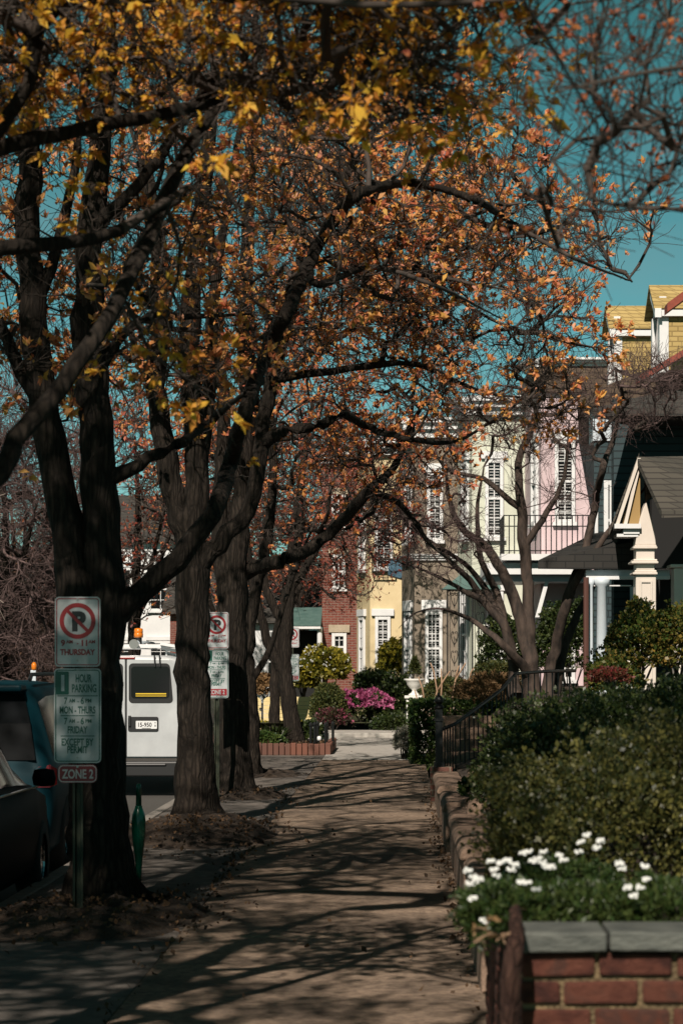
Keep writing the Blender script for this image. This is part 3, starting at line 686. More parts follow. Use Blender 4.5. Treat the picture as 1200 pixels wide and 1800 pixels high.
def dormer(px0, pxr, pyr, pye, pyb, Dd, wpx, pxw=None):
    """street-facing dormer seen from its cheek: px0 front edge, ridge row pyr, eave row pye, sill row pyb"""
    x0, x1 = X(px0, Dd), X(pxr, Dd); zr, ze_, zb = Z(pyr, Dd), Z(pye, Dd), Z(pyb, Dd); dp = 1.5; yc = Dd+dp/2
    b = MB(); b.box(x0+.16, x1, Dd, Dd+dp, zb, ze_); dm = b.build('dormer', 'shingle_tan', r)
    b = MB(); ov = .14; th = .05
    for (ya, yb) in ((Dd-ov, yc), (Dd+dp+ov, yc)):
        zl = ze_+.02
        b.add([(x0-.12, ya, zl), (x1, ya, zl), (x1, yb, zr), (x0-.12, yb, zr), (x0-.12, ya, zl-th), (x1, ya, zl-th), (x1, yb, zr-th), (x0-.12, yb, zr-th)],
              [(0, 1, 2, 3), (4, 7, 6, 5), (0, 4, 5, 1), (1, 5, 6, 2), (2, 6, 7, 3), (3, 7, 4, 0)])
    b.build('roof', 'shingle_tan', dm)
    b = MB(); b.box(x0, x0+.17, Dd-.02, Dd+.2, zb-.05, ze_-.02); b.box(x0, x0+.17, Dd+dp-.2, Dd+dp+.02, zb-.05, ze_-.02)
    b.box(x0-.06, x1, Dd-.12, Dd-.004, ze_-.17, ze_-.055); b.box(x0-.04, x0+.1, Dd+.2, Dd+dp-.2, zb-.05, zb+.1)
    b.add([(x0-.1, Dd-.16, ze_-.04), (x0-.1, yc, zr-.06), (x0-.1, yc, zr-.26), (x0-.1, Dd-.16, ze_-.2), (x0+.02, Dd-.16, ze_-.04), (x0+.02, yc, zr-.06), (x0+.02, yc, zr-.26), (x0+.02, Dd-.16, ze_-.2)],
          [(0, 3, 2, 1), (4, 5, 6, 7), (0, 1, 5, 4), (1, 2, 6, 5), (2, 3, 7, 6), (3, 0, 4, 7)])
    b.box(x0+.02, x0+.15, Dd+.2, Dd+dp-.2, ze_-.02, zr-.3)
    b.build('trim', 'white', dm)
    b = MB(); b.box(x0+.06, x0+.1, Dd+.25, Dd+dp-.25, zb+.12, ze_-.05); b.build('pane', 'glass', dm)
dormer(1078, 1200, 528, 577, 690, 50.0, 0); dormer(1158, 1270, 490, 541, 650, 45.5, 0)
b = MB(); b.obox((X(1172, 44), 44.0, Z(548, 44)), (X(1240, 44)-X(1172, 44), 0, Z(498, 44)-Z(548, 44)), (0, .5, 0), (0, 0, .16)); b.build('ridge_tile', mat('red_ridge_tile', (.32, .07, .04), .8, (.22, .05, .03), 9), r)
b = MB(); b.obox((X(1125, 44), 44.4, Z(668, 44)), (X(1240, 44)-X(1125, 44), 0, Z(600, 44)-Z(668, 44)), (0, .5, 0), (0, 0, .12)); b.build('gutter', mat('red_gutter', (.26, .055, .035), .7), r)
# shingled house with arched, gabled porch at the right edge
D = 38; r = thing('porch_house', (X(1180, D), D, 1.2), 'brown shingled house with arched gable porch and cream piers, right edge', 'house')
b = MB(); b.box(X(1078, 42.5), X(1400, 42.5), 42.5, 43.0, 1.0, Z(700, 42.5)); b.build('wall', 'siding', r)
b = MB(); b.add([(X(1040, 41), 40.8, Z(720, 41)), (X(1400, 41), 40.8, Z(720, 41)), (X(1400, 45), 50, Z(570, 41)), (X(1180, 45), 50, Z(570, 41)), (X(1180, 43), 43.5, Z(655, 41)), (X(1040, 41), 40.8, Z(733, 41)), (X(1400, 41), 40.8, Z(733, 41)), (X(1400, 45), 50, Z(733, 41))],
      [(0, 1, 2, 3, 4), (0, 5, 6, 1), (5, 7, 6), (1, 6, 7, 2), (0, 4, 5), (4, 3, 7, 5), (3, 2, 7)]); b.build('roof', 'slate', r)
zE = Z(925, 37); zA = Z(800, 37); xa, xm, xb = X(1072, 37), X(1118, 37), X(1164, 37)
# gable: ridge runs to the right and away, roof planes either side
b = MB(); yF = 36.6; yB = 42.4; sh = .75
def plane(x0, z0, x1, z1, th=.07):
    b.add([(x0, yF, z0), (x1, yF, z1), (x1+sh, yB, z1), (x0+sh, yB, z0), (x0, yF, z0-th), (x1, yF, z1-th), (x1+sh, yB, z1-th), (x0+sh, yB, z0-th)],
          [(0, 1, 2, 3), (4, 7, 6, 5), (0, 4, 5, 1), (1, 5, 6, 2), (2, 6, 7, 3), (3, 7, 4, 0)])
plane(xa-.06, zE-.1, xm, zA)
b.build('gable_roof', 'shingle_grey', r)
b = MB()                                        # right roof slope falls toward the camera side
q = [P(1118, 803, 36.6), P(1330, 800, 39), P(1330, 893, 35.0), P(1162, 898, 35.0)]
b.add(q+[v-Vector((0, 0, .10)) for v in q], [(0, 3, 2, 1), (4, 5, 6, 7), (0, 1, 5, 4), (1, 2, 6, 5), (2, 3, 7, 6), (3, 0, 4, 7)]); b.build('porch_roof', 'shingle_grey', r)
b = MB()
for off, dx in ((.0, .0), (.10, .13)):
    b.obox((xa+.02+dx, yF-.06+off*.5, zE-.06), (.05, 0, -.005), (0, .10, 0), (xm-xa-.05-dx*.9, 0, zA-zE-.02-dx*.5))
b.build('rake_board', 'cream', r)
b = MB(); b.add([(xa+.14, yF+.06, zE), (xm+.02, yF+.06, zA-.12), (xm+.02, yF+.06, zE), (xa+.14, yF+.10, zE), (xm+.02, yF+.10, zA-.12), (xm+.02, yF+.10, zE)], [(0, 2, 1), (3, 4, 5), (0, 1, 4, 3), (1, 2, 5, 4), (2, 0, 3, 5)]); b.build('gable_soffit', 'soffit_bounce', r)
b = MB(); b.box(xa+.02, X(1120, 37), yF-.1, yF+.5, Z(932, 37), Z(924, 37)); b.box(xa+.16, X(1118, 37), yF-.04, yF+.5, Z(941, 37), Z(932, 37)); b.box(xa+.06, X(1116, 37), yF-.02, yF+.5, Z(946, 37), Z(941, 37)); b.build('cornice_return', 'white', r)
# pier that carries the arch, with mouldings and a sunk panel
b = MB(); xp0, xp1 = X(1112, 37), X(1147, 37); yp = yF-.02; yb_ = yF+.40
b.box(xp0, xp1, yp, yb_, 1.0, Z(1012, 37)); b.box(xp0+.005, xp1-.02, yp+.01, yb_-.01, Z(1004, 37), Z(966, 37))
for (za, zb_, e) in ((1012, 1008, .05), (1008, 1004, .02), (993, 989, .075), (989, 985, .04), (967, 963, .045), (963, 960, .02)): b.box(xp0-e, xp1+e*.4, yp-e, yb_+e, Z(za, 37), Z(zb_, 37))
pts = [(X(q, 37), Z(w_, 37)) for q, w_ in ((1111, 960), (1147, 960), (1145.5, 945), (1142, 925), (1137.5, 908), (1131, 885), (1125, 896), (1119, 915), (1114.5, 937))]
b.plate(pts, yp+.01, yb_-.02)
b.build('arch_pier', 'cream', r, bevel=.012)
b = MB(); z0, z1 = 1.05, Z(1022, 37)
for (a, c, e, f) in ((xp0+.06, xp1-.06, z1-.03, z1), (xp0+.06, xp0+.085, z0, z1-.03), (xp1-.085, xp1-.06, z0, z1-.03)): b.box(a, c, yp-.022, yp, e, f)
b.build('pier_moulding', 'cream', r)
b = MB(); b.box(X(1178, 37), X(1215, 37), yp, yb_, 1.0, Z(1000, 37)); b.box(X(1176, 37)-.04, X(1218, 37), yp-.05, yb_+.05, Z(1000, 37), Z(994, 37)); b.build('arch_pier', 'cream', r, bevel=.012)
b = MB(); n = 14                                 # the arch itself: dark soffit and spandrel above the opening
pts = [(X(1131, 37), Z(888, 37))]+[(X(1131, 37)+.62*(1-math.cos(i/n*PI/2))*1.2, Z(888, 37)+.0+.22*math.sin(i/n*PI/2)) for i in range(1, n+1)]
pts += [(X(1400, 37), Z(845, 37)), (X(1400, 37), Z(838, 37)), (xm+.1, Z(825, 37))]
b.plate(pts[::-1], yF+.02, yF+.3); b.build('arch_spandrel', 'shingle_brown', r)
b = MB(); b.box(X(1140, 39), X(1400, 39), 38.6, 38.9, Z(1000, 39), Z(880, 39)); b.build('porch_shade_panel', 'dark', r)
b = MB(); b.box(X(1150, 40), X(1400, 40), 40.2, 40.4, 1.0, Z(890, 40)); b.build('porch_shade_block', 'dark', r)
# left part of the porch: low roof, beams, columns
b = MB(); yq = 39.0
b.add([(X(945, yq), yq, Z(985, yq)), (X(1112, yq), yq, Z(952, yq)), (X(1112, yq), yq, Z(1000, yq)), (X(945, yq), yq, Z(1000, yq)), (X(1040, 43), 42.5, Z(940, 43)), (X(1125, 43), 42.5, Z(930, 43)), (X(1125, 43), 42.5, Z(1003, 43)), (X(1040, 43), 42.5, Z(1003, 43))],
      [(0, 1, 2, 3)[::-1], (4, 5, 6, 7), (0, 4, 5, 1)[::-1], (1, 5, 6, 2)[::-1], (2, 6, 7, 3)[::-1], (3, 7, 4, 0)[::-1]]); b.build('porch_eave', 'slate_dark', r)
b = MB(); b.box(X(1030, yq), X(1178, yq), yq+.1, yq+.3, Z(1018, yq), Z(1012, yq)); b.box(X(1030, yq), X(1110, yq), yq+.12, yq+.3, Z(1030, yq), Z(1028, yq)); b.build('porch_beam', 'white', r)
b = MB(); b.box(X(1030, yq), X(1178, yq), yq+.14, yq+.34, Z(1012, yq), Z(1001, yq)); b.build('porch_frieze', 'white_blue', r)
for px, hw in ((1039, 4), (1058, 10)):
    c = X(px, yq); q = hw*yq/F; b = MB(); b.lathe((c, yq+.12, 0), [(q*1.5, 1.0), (q*1.5, 1.1), (q*1.05, 1.14), (q, 1.5), (q*.88, Z(1018, yq)-.12), (q*1.3, Z(1018, yq)-.08), (q*1.4, Z(1018, yq))], 20); b.build('column', 'white_blue', r, True)
b = MB(); b.tube([(X(1029, yq), yq-.05, 1.0), (X(1029, yq), yq-.05, Z(1015, yq))], .045, 8); b.build('downpipe', mat('rust_pipe', (.10, .04, .03), .7), r)
b = MB(); b.box(X(1112, 41.8), X(1160, 41.8), 41.8, 42.4, 1.0, Z(1030, 41.8)); b.build('door_surround', 'white_blue', r)

# far side of the street, seen through the trunks
def far_house(label, x0, x1, y, h, m, wins):
    r = house('far_house', label, [(x0, y), (x1, y), (x1, y+9), (x0, y+9)], -.1, h, m); fc = Facade((x0, y), (x1, y))
    for (u, z) in wins: window(r, fc, u, u+.95, z, z+1.7, .1, .18, rows=4)
    b = MB(); b.add([(x0-.3, y-.3, h), (x1+.3, y-.3, h), (x1+.3, y+9, h), (x0-.3, y+9, h), (x0-.3, y+4.5, h+2.2), (x1+.3, y+4.5, h+2.2)], [(0, 1, 5, 4), (2, 3, 4, 5), (0, 4, 3), (1, 2, 5), (0, 3, 2, 1)]); b.build('roof', 'slate', r)
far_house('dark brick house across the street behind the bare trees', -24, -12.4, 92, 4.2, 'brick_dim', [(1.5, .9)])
far_house('white painted house half hidden by the red-leaved tree', -12.0, -8.4, 96, 6.6, 'white', [(.5, 1.0), (2.1, 1.0), (.5, 3.9), (2.1, 3.9)])
far_house('low red brick house beyond the white van', -8.3, -5.2, 88, 3.6, 'brick', [(.4, .9), (1.8, .9)])
far_house('pale house behind the yellow board fence', -5.1, -3.1, 84, 3.2, 'white', [(.5, 1.0)])
# ------------------------------------------------------------------ walls, fences, planters
rng = np.random.default_rng(19)
# near brick planter wall at the lower right, real bricks in sandy mortar under slate coping
YF = 6.6; xL, xR = .335, 1.75; zt = Z(1676, YF); zb = 0
r = thing('planter_wall', (xL, YF, 0), 'old red brick planter wall with sandy mortar in the lower right corner', 'wall')
b = MB(); b.box(xL+.006, xR, YF+.012, YF+.2, zb, zt); b.box(xL+.006, xL+.19, YF+.2, 9.2, zb, zt); b.build('mortar_core', 'mortar', r)
b = MB(); ch = .0755; row = 0; z = zt
def brick(mb, x0, x1, y0, y1, z0, z1, jx):
    j = lambda: rng.uniform(-.003, .003)
    vs = [(x0+j(), y0+j(), z0+j()), (x1+j(), y0+j(), z0+j()), (x1+j(), y1, z0+j()), (x0+j(), y1, z0+j()), (x0+j(), y0+j(), z1+j()), (x1+j(), y0+j(), z1+j()), (x1+j(), y1, z1+j()), (x0+j(), y1, z1+j())]
    mb.add(vs, [(0, 3, 2, 1), (4, 5, 6, 7), (0, 1, 5, 4), (1, 2, 6, 5), (2, 3, 7, 6), (3, 0, 4, 7)])
while z > .05:
    x = xL+(0 if row % 2 == 0 else -.105)+.012*math.sin(row*2.3)
    while x < xR:
        x0 = max(xL, x); x1 = min(xR, x+.202+rng.uniform(-.006, .004))
        if x1-x0 > .05: brick(b, x0, x1, YF-.004, YF+.1, z-.063, z-.001, 0)
        x += .213
    y = YF+(.11 if row % 2 == 0 else .215)
    while y < 9.1:
        brick(b, xL-.004, xL+.1, y, y+.2, z-.063, z-.001, 0); y += .213
    z -= ch; row += 1
b.build('bricks', 'brick_face_a', r, bevel=.009, seg=3)
b = MB(); x = xL-.004
for wdt in (.243, .30, .30, .30, .30):
    b.add([(x, YF-.035, zt+.008+rng.uniform(-.003, .003)), (x+wdt-.008, YF-.03, zt+.008), (x+wdt-.008, YF+.24, zt+.01), (x, YF+.24, zt+.01), (x, YF-.035, zt+.062+rng.uniform(-.002, .002)), (x+wdt-.008, YF-.03, zt+.058), (x+wdt-.008, YF+.24, zt+.062), (x, YF+.24, zt+.062)],
          [(0, 3, 2, 1), (4, 5, 6, 7), (0, 1, 5, 4), (1, 2, 6, 5), (2, 3, 7, 6), (3, 0, 4, 7)]); x += wdt
b.build('coping', 'coping', r, bevel=.006)
b = MB(); b.box(xL+.2, 3.5, YF+.24, 9.4, .2, zt-.03); b.box(xL+.25, 4, 9.4, 13.5, .2, .72); struct(b.build('bed_soil', 'soil', None))
# gnarled trunk growing against the planter's corner
t = Tree(5); q0 = Vector((X(893, 6.45), 6.42, -.02))
t.limb([q0, q0+Vector((.006, 0, .3)), q0+Vector((-.004, .02, .62)), P(897, 1720, 6.42), P(906, 1655, 6.44), P(905, 1600, 6.6)], [.036, .031, .029, .028, .024, .016], ok_from=.8, seg=.05)
t.crown([E(890, 1628, 6.42, .075, .06, .035, 46)], .05, 4, (.03, .07), .0, zmin=0)
root = thing('shrub', q0, 'gnarled reddish shrub trunk standing at the corner of the planter wall', 'shrub')
t.mesh(root, 'bark_red', 'twig_tan', .0022, lump=.26, split=.011); t.foliage(root, 'leaf_dry', .026, k=5, jitter=.012, name='leaves')
# low retaining wall of rounded blocks along the pavement
r = thing('retaining_wall', (.45, 20, 0), 'low stepped brown stone wall along the right edge of the pavement', 'wall')
b = MB(); c = MB(); y = 9.3; i = 0; zw = .50
while y < 30.5:
    ln = (1.9, 1.55, 2.1, 1.7, 2.3)[i % 5]; dz = (0, -.015, .03, -.05, .015)[i % 5]; dx = (0, .015, -.02, .02, -.01)[i % 5]; zz = zw-.0055*(y-9)+dz
    b.box(.455+dx, .75, y, y+ln-.015, -.05, zz-.09)
    n = 7; prof = [(.425+dx+.06*(1-math.cos(a*PI/2/n)), zz-.075+.075*math.sin(a*PI/2/n)) for a in range(n+1)]+[(.73+dx, zz), (.76+dx, zz-.02), (.76+dx, zz-.09), (.43+dx, zz-.09)]
    c.loft([[(p[0], y+.004, p[1]) for p in prof], [(p[0], y+ln-.02, p[1]) for p in prof]]); y += ln; i += 1
b.build('base', 'wall_stone', r, bevel=.02); c.build('coping', 'wall_stone', r, bevel=.025)
for (yy, hh, lab) in ((27.6, .56, 'brown stone block topped by a dome cap, left of the iron gatepost'), (21.2, .56, 'rounded boulder standing on the stepped wall')):
    b = MB(); x0 = .62 if yy < 25 else .80
    b.lathe((x0+.12, yy, 0), [(.14, .30), (.15, .44), (.13, hh-.05), (.09, hh), (.03, hh+.02)], 14); tag(b.build('stone_block', 'wall_stone', None, True), lab, 'stone')
# gate pier, post with ball finial, and the handrail climbing the steps
r = thing('iron_handrail', (X(771, 30.6), 30.6, 0), 'black iron handrail climbing to the garden from a finial-topped post', 'railing')
xc = X(771, 30.6); D = 30.6
b = MB(); b.box(xc-.11, xc+.17, D-.14, D+.14, -.05, .44); b.build('pier', 'brick_old', r, bevel=.012)
b = MB(); b.box(xc-.045, xc+.045, D-.045, D+.045, .44, 1.17); b.box(xc-.065, xc+.065, D-.065, D+.065, .44, .50); b.box(xc-.06, xc+.06, D-.06, D+.06, 1.02, 1.05)
b.lathe((xc, D, 0), [(.055, 1.17), (.07, 1.19), (.05, 1.215), (.03, 1.23), (.058, 1.265), (.06, 1.29), (.045, 1.32), (.018, 1.345), (.012, 1.37), (.002, 1.385)], 14); b.build('post', 'iron', r)
pts = [(xc+.04, D, Z(1282, D)), P(800, 1272, 31), P(840, 1243, 32), P(880, 1213, 33), P(906, 1184, 33.6), P(960, 1180, 34.6), P(1010, 1179, 35.4)]
b = MB(); b.tube(pts, .024, 8); b.tube([(p[0], p[1], p[2]-.72) for p in [Vector(q) for q in pts]], .016, 6); b.build('rail', 'iron', r, True)
for i in range(len(pts)-1):
    p, q = Vector(pts[i]), Vector(pts[i+1])
    for j in range(5): s = p.lerp(q, j/5); b = MB(); b.tube([s-Vector((0, 0, .72)), s], .010, 5); b.build('baluster', 'iron', r)
b = MB()
for i in range(7): b.box(.55, 1.9, 31.0+i*.4, 31.4+i*.4+.01, -.1, .12+i*.15)
struct(b.build('garden_steps', 'wall_stone', None, bevel=.01))
# brick-edged planter round the leaning tree
r = thing('brick_planter', (X(520, 47.5), 47.5, 0), 'low brick-edged planting bed around the leaning tree', 'planter')
x0, x1, y0, y1 = X(430, 46.6), X(582, 46.6), 46.6, 50.2; b = MB(); n = 15
for i in range(n): b.box(x0+(x1-x0)*i/n, x0+(x1-x0)*(i+1)/n-.012, y0+rng.uniform(-.01, .01), y0+.11, -.05, .22+rng.uniform(-.012, .012))
for i in range(26):
    for xx in (x0, x1-.11): b.box(xx, xx+.11, y0+.13+(y1-y0)*i/26, y0+.12+(y1-y0)*(i+1)/26-.012, -.05, .22+rng.uniform(-.012, .012))
b.build('brick_edge', brickmat('edging', (.18, .07, .045), (.12, .055, .04), (.12, .08, .06), .4, .6, .004), r, bevel=.012)
b = MB(); b.box(x0+.115, x1-.115, y0+.115, y1, -.02, .15); b.build('soil', 'soil', r)
pp = np.stack([rng.uniform(x0+.15, x1-.15, 500), rng.uniform(y0+.15, y0+2.2, 500), .16+.05*rng.random(500)], 1); leaves('leaf_mulch', pp, np.tile((0, 0, .2), (500, 1)), .06, .34, 'litter', r, rng, 1, .6)
# black stake edging and a small white lamp head
stk = None
for i, px in enumerate((546, 553, 558, 572, 574, 585)):
    xx = X(px, 46.9+.5*(i % 3)); yy = 46.9+.5*(i % 3)
    if stk is None:
        b = MB(); b.lathe((xx, yy, .12), [(.028, 0), (.028, .42), (.04, .43), (.04, .46), (.012, .50)], 8); stk = b.build('garden_stake', 'iron', None); o = stk; X0 = (xx, yy)
    else: o = stk.copy(); COL.objects.link(o); o.location = (xx-X0[0], yy-X0[1], 0)
    tag(o, 'thin black iron stake at the right edge of the brick-edged bed', 'stake', 'iron stakes of the planting bed')
r = thing('garden_lamp', P(561, 1325, 47.3), 'small white path lamp among the black stakes', 'lamp')
b = MB(); c = P(561, 1325, 47.3); b.lathe((c.x, c.y, .1), [(.015, 0), (.015, .16)], 8); b.build('stem', 'iron', r); b = MB(); b.lathe((c.x, c.y, .25), [(.03, 0), (.042, .02), (.042, .075), (.02, .09)], 14); b.build('shade', 'white', r, True)
# brick garden wall and white block beyond the end of the pavement
D = 58.4; b = MB(); rows = [(Z(1311, D), Z(1298, D), 0), (Z(1298, D), Z(1287, D), .06)]
for (za, zb_, off) in rows:
    x = X(536, D)+off
    while x < X(634, D): b.box(x, x+.118, D+rng.uniform(-.012, .012), D+.3, za+.004, zb_-.004); x += .126
tag(b.build('garden_wall', 'brick_old', None, bevel=.012), 'low weathered brick garden wall below the pink azalea', 'wall')
b = MB(); b.box(X(632, D), X(697, D), D-.15, D+.5, .02, Z(1293, D)); b.box(X(630, D), X(699, D), D-.18, D+.55, Z(1293, D), Z(1291, D)+.015); tag(b.build('garden_step', 'white', None, bevel=.015), 'long white stone step at the end of the pavement', 'step')
# yellow board fence with gate
D = 63; r = thing('board_fence', (X(500, D), D, 0), 'pale yellow board fence with a dark gate gap', 'fence')
def boards(x0, x1, zt_, rise):
    b = MB(); z = Z(1296, D)
    n = 9; zz = np.linspace(z, zt_, n+1)
    for i in range(n): b.box(x0, x1, D+.002*(i % 2), D+.05, zz[i]+.004, zz[i+1]-.004)
    pts = [(x0+.15*(1-math.cos(a*PI/8)), zt_-.0+.12*math.sin(a*PI/8)) for a in range(5)]+[(x1, zt_+.12), (x1, zt_)]
    b.plate(pts[::-1] if rise > 0 else [(x0+x1-p[0], p[1]) for p in pts], D, D+.05); return b
boards(X(463, D), X(548, D), Z(1233, D), 1).build('board_panel', 'fence_yellow', r)
boards(X(435, D), X(459, D), Z(1233, D), -1).build('gate_panel', 'fence_yellow', r)
b = MB(); b.box(X(459.5, D), X(462.5, D), D-.01, D+.08, 0, Z(1236, D)); b.build('gate_post', 'iron', r)
b = MB(); b.box(X(456, D), X(460, D), D-.05, D-.01, Z(1247, D), Z(1244, D)); b.build('latch', 'iron', r)

# ------------------------------------------------------------------ shrubs, hedges, flowers
def blob(rng, n, c, rad, lump, ls, seed, flat=.0, shell=(.72, 1.02)):
    u = rng.normal(0, 1, (n, 3)); u /= np.linalg.norm(u, axis=1, keepdims=True); u[:, 2] = np.where(u[:, 2] < -.3, -u[:, 2], u[:, 2])
    f = np.array([1+lump*fbm(q*2.2/ls, 1, seed)+lump*.5*fbm(q*6/ls, 1, seed+5) for q in u])
    p = u*f[:, None]*rng.uniform(shell[0], shell[1], (n, 1))**.6*np.array(rad)+np.array(c)
    return p, u
def shrub(name, label, parts, leaf, size, wid=.3, k=3, seed=1, cat='shrub', stems=True, lump=.35, group=None, spread=.7, stemmat='twig', zfloor=None, extra=None, shell=(.55, 1.02)):
    """parts: (centre, radii, leaf sites)"""
    rg = np.random.default_rng(seed); c0 = parts[0][0]; base = Vector((c0[0], c0[1], c0[2]-parts[0][1][2]*.9))
    root = thing(name, base, label, cat, group); Ps, Ns = [], []
    for i, (c, rad, n) in enumerate(parts):
        p, u = blob(rg, n, c, rad, lump, 1, seed+i, shell=shell); Ps.append(p); Ns.append(u)
    p = np.concatenate(Ps); u = np.concatenate(Ns)
    if zfloor is not None: keep = p[:, 2] > zfloor; p, u = p[keep], u[keep]
    leaves('foliage', p, u*.8+np.array((0, 0, .25)), size, wid, leaf, root, rg, k, spread)
    if stems:
        b = MB()
        for (c, rad, n) in parts:
            for _ in range(9):
                a = rg.uniform(0, 6.28); q = Vector(c)+Vector((math.cos(a)*rad[0]*.7, math.sin(a)*rad[1]*.7, rad[2]*rg.uniform(.0, .6))); s = Vector((c[0]+rg.normal(0, .04), c[1]+rg.normal(0, .04), c[2]-rad[2]))
                b.tube([s, s.lerp(q, .5)+Vector((0, 0, rad[2]*.15)), q], [.018, .012, .004], 5)
        b.build('stems', stemmat, root, True)
    return root
def cc(px, py, D): return tuple(P(px, py, D))
# near bed: olive azaleas in the sun, dark ones behind
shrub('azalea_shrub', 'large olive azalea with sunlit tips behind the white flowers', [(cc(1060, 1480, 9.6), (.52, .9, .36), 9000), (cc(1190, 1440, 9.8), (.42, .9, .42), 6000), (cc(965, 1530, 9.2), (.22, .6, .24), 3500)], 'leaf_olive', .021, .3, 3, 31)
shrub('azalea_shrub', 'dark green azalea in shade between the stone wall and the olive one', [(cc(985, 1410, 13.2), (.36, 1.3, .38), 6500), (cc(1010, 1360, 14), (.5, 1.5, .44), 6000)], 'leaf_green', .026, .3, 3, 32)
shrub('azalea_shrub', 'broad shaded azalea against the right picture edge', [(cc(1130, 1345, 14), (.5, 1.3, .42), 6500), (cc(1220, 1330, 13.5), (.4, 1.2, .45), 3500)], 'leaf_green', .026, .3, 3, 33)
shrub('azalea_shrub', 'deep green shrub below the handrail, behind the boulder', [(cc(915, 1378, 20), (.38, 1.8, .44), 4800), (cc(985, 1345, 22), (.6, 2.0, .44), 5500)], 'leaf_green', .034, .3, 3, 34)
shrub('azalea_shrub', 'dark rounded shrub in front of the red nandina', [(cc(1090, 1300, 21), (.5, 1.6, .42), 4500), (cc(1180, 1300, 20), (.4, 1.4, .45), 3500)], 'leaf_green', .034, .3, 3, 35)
shrub('holly_shrub', 'tall glossy evergreen covering the foot of the cream piers', [(cc(1125, 1150, 29), (.42, .8, .50), 4200), (cc(1080, 1200, 28.5), (.3, .6, .35), 2000), (cc(1190, 1140, 29), (.32, .8, .50), 3200), (cc(1120, 1075, 29.3), (.14, .3, .14), 420)], 'leaf_gloss', .045, .36, 3, 36)
shrub('nandina_shrub', 'small crimson-leaved nandina in front of the glossy evergreen', [(cc(1070, 1192, 27), (.22, .4, .11), 900)], 'leaf_crimson', .035, .3, 3, 37)
shrub('fern_shrub', 'small light green plant on the stepped wall beside the boulder', [((.72, 23.4, .50), (.12, .3, .12), 260)], 'leaf_hedge', .045, .4, 3, 38, stems=False)
# white flowers spilling over the planter
rg = np.random.default_rng(44); root = thing('candytuft_plant', (.45, 7.6, .9), 'mound of white flowers spilling over the planter wall', 'flowering plant')
Ps = []
for (px, py, D, rx, ry, rz, n) in ((900, 1612, 7.3, .15, .4, .09, 2600), (1040, 1618, 7.3, .17, .4, .10, 2600), (1160, 1612, 7.3, .17, .4, .10, 2400), (850, 1620, 7.4, .06, .4, .10, 900), (985, 1565, 8.1, .20, .35, .09, 1500)):
    p, u = blob(rg, n, cc(px, py, D), (rx, ry, rz), .35, .8, int(px)); Ps.append((p, u))
leaves('foliage', np.concatenate([q[0] for q in Ps]), np.concatenate([q[1] for q in Ps])+np.array((0, 0, .3)), .022, .2, 'leaf_bed', root, rg, 3, .7)
fl = [(822, 1530), (831, 1541), (842, 1546), (826, 1552), (862, 1515), (868, 1528), (880, 1516), (892, 1514), (905, 1521), (898, 1528), (918, 1500), (928, 1497), (936, 1514), (944, 1510), (955, 1497), (952, 1516), (962, 1524), (968, 1524), (982, 1503), (990, 1512), (1020, 1480), (1030, 1467), (1054, 1478), (1017, 1497), (1048, 1490), (872, 1540), (915, 1552), (926, 1550), (942, 1563), (1102, 1560), (1125, 1560), (1112, 1575), (1088, 1518), (1092, 1527), (1135, 1545), (1133, 1522), (830, 1580), (850, 1619), (838, 1548), (958, 1523)]
for i, (px, py) in enumerate(fl):
    Dd = 6.98 if py > 1545 else 7.2 if py > 1505 else 7.6
    c = P(px, py, Dd); b = MB(); k = 9
    for j in range(k):
        a = j*2*PI/k+rg.uniform(-.2, .2); q = c+Vector((math.cos(a)*.010, math.sin(a)*.009-.004, rg.uniform(-.004, .006))); rr = rng.uniform(.0035, .0058)
        b.add([q+Vector((-rr, 0, -rr*.5)), q+Vector((0, -rr*.6, -rr)), q+Vector((rr, 0, -rr*.4)), q+Vector((rr*.6, rr*.3, rr*.9)), q+Vector((-rr*.6, rr*.3, rr*.9))], [(0, 1, 2, 3, 4)])
    b.build('flower', 'petal_white', root)
# clipped hedge beyond the gate post
rg = np.random.default_rng(51); root = thing('hedge', (.9, 42, .4), 'clipped box hedge with a flat top beside the pavement', 'hedge')
x0, x1, y0, y1, z0, z1 = X(723, 42), X(1000, 42), 42, 46.5, -.05, Z(1237, 42)
n = 14000; p = rg.uniform(0, 1, (n, 3)); f = rg.choice(3, n, p=(.45, .2, .35))
p[f == 0, 1] = rg.uniform(0, .06, (f == 0).sum()); p[f == 1, 0] = rg.uniform(0, .05, (f == 1).sum()); p[f == 2, 2] = 1-rg.uniform(0, .07, (f == 2).sum())
u = np.zeros((n, 3)); u[f == 0, 1] = -1; u[f == 1, 0] = -1; u[f == 2, 2] = 1
p = np.array((x0, y0, z0))+p*np.array((x1-x0, y1-y0, z1-z0)); p += u*np.array([.06*fbm(q, 1.6, 4) for q in p])[:, None]
leaves('foliage', p, u*.8+np.array((0, 0, .2)), .06, .34, 'leaf_hedge', root, rg, 3, .7)
b = MB()
for i in range(14): xx = rg.uniform(x0+.15, x1-.2); yy = rg.uniform(y0+.3, y1-.3); b.tube([(xx, yy, -.05), (xx+.05, yy, .5), (xx, yy-.05, z1-.1)], [.03, .025, .01], 5)
b.build('stems', 'twig', root)
shrub('lavender_shrub', 'silvery grey lavender at the left foot of the clipped hedge', [((X(712, 44.5), 44.5, .27), (.20, .35, .31), 1500)], 'leaf_grey', .055, .12, 4, 52)
shrub('boxwood_shrub', 'round olive boxwood behind the clipped hedge, under the tall taupe window', [((X(785, 50), 50, Z(1225, 50)), (.52, .6, .40), 4200)], 'leaf_conifer', .045, .3, 3, 53, lump=.12)
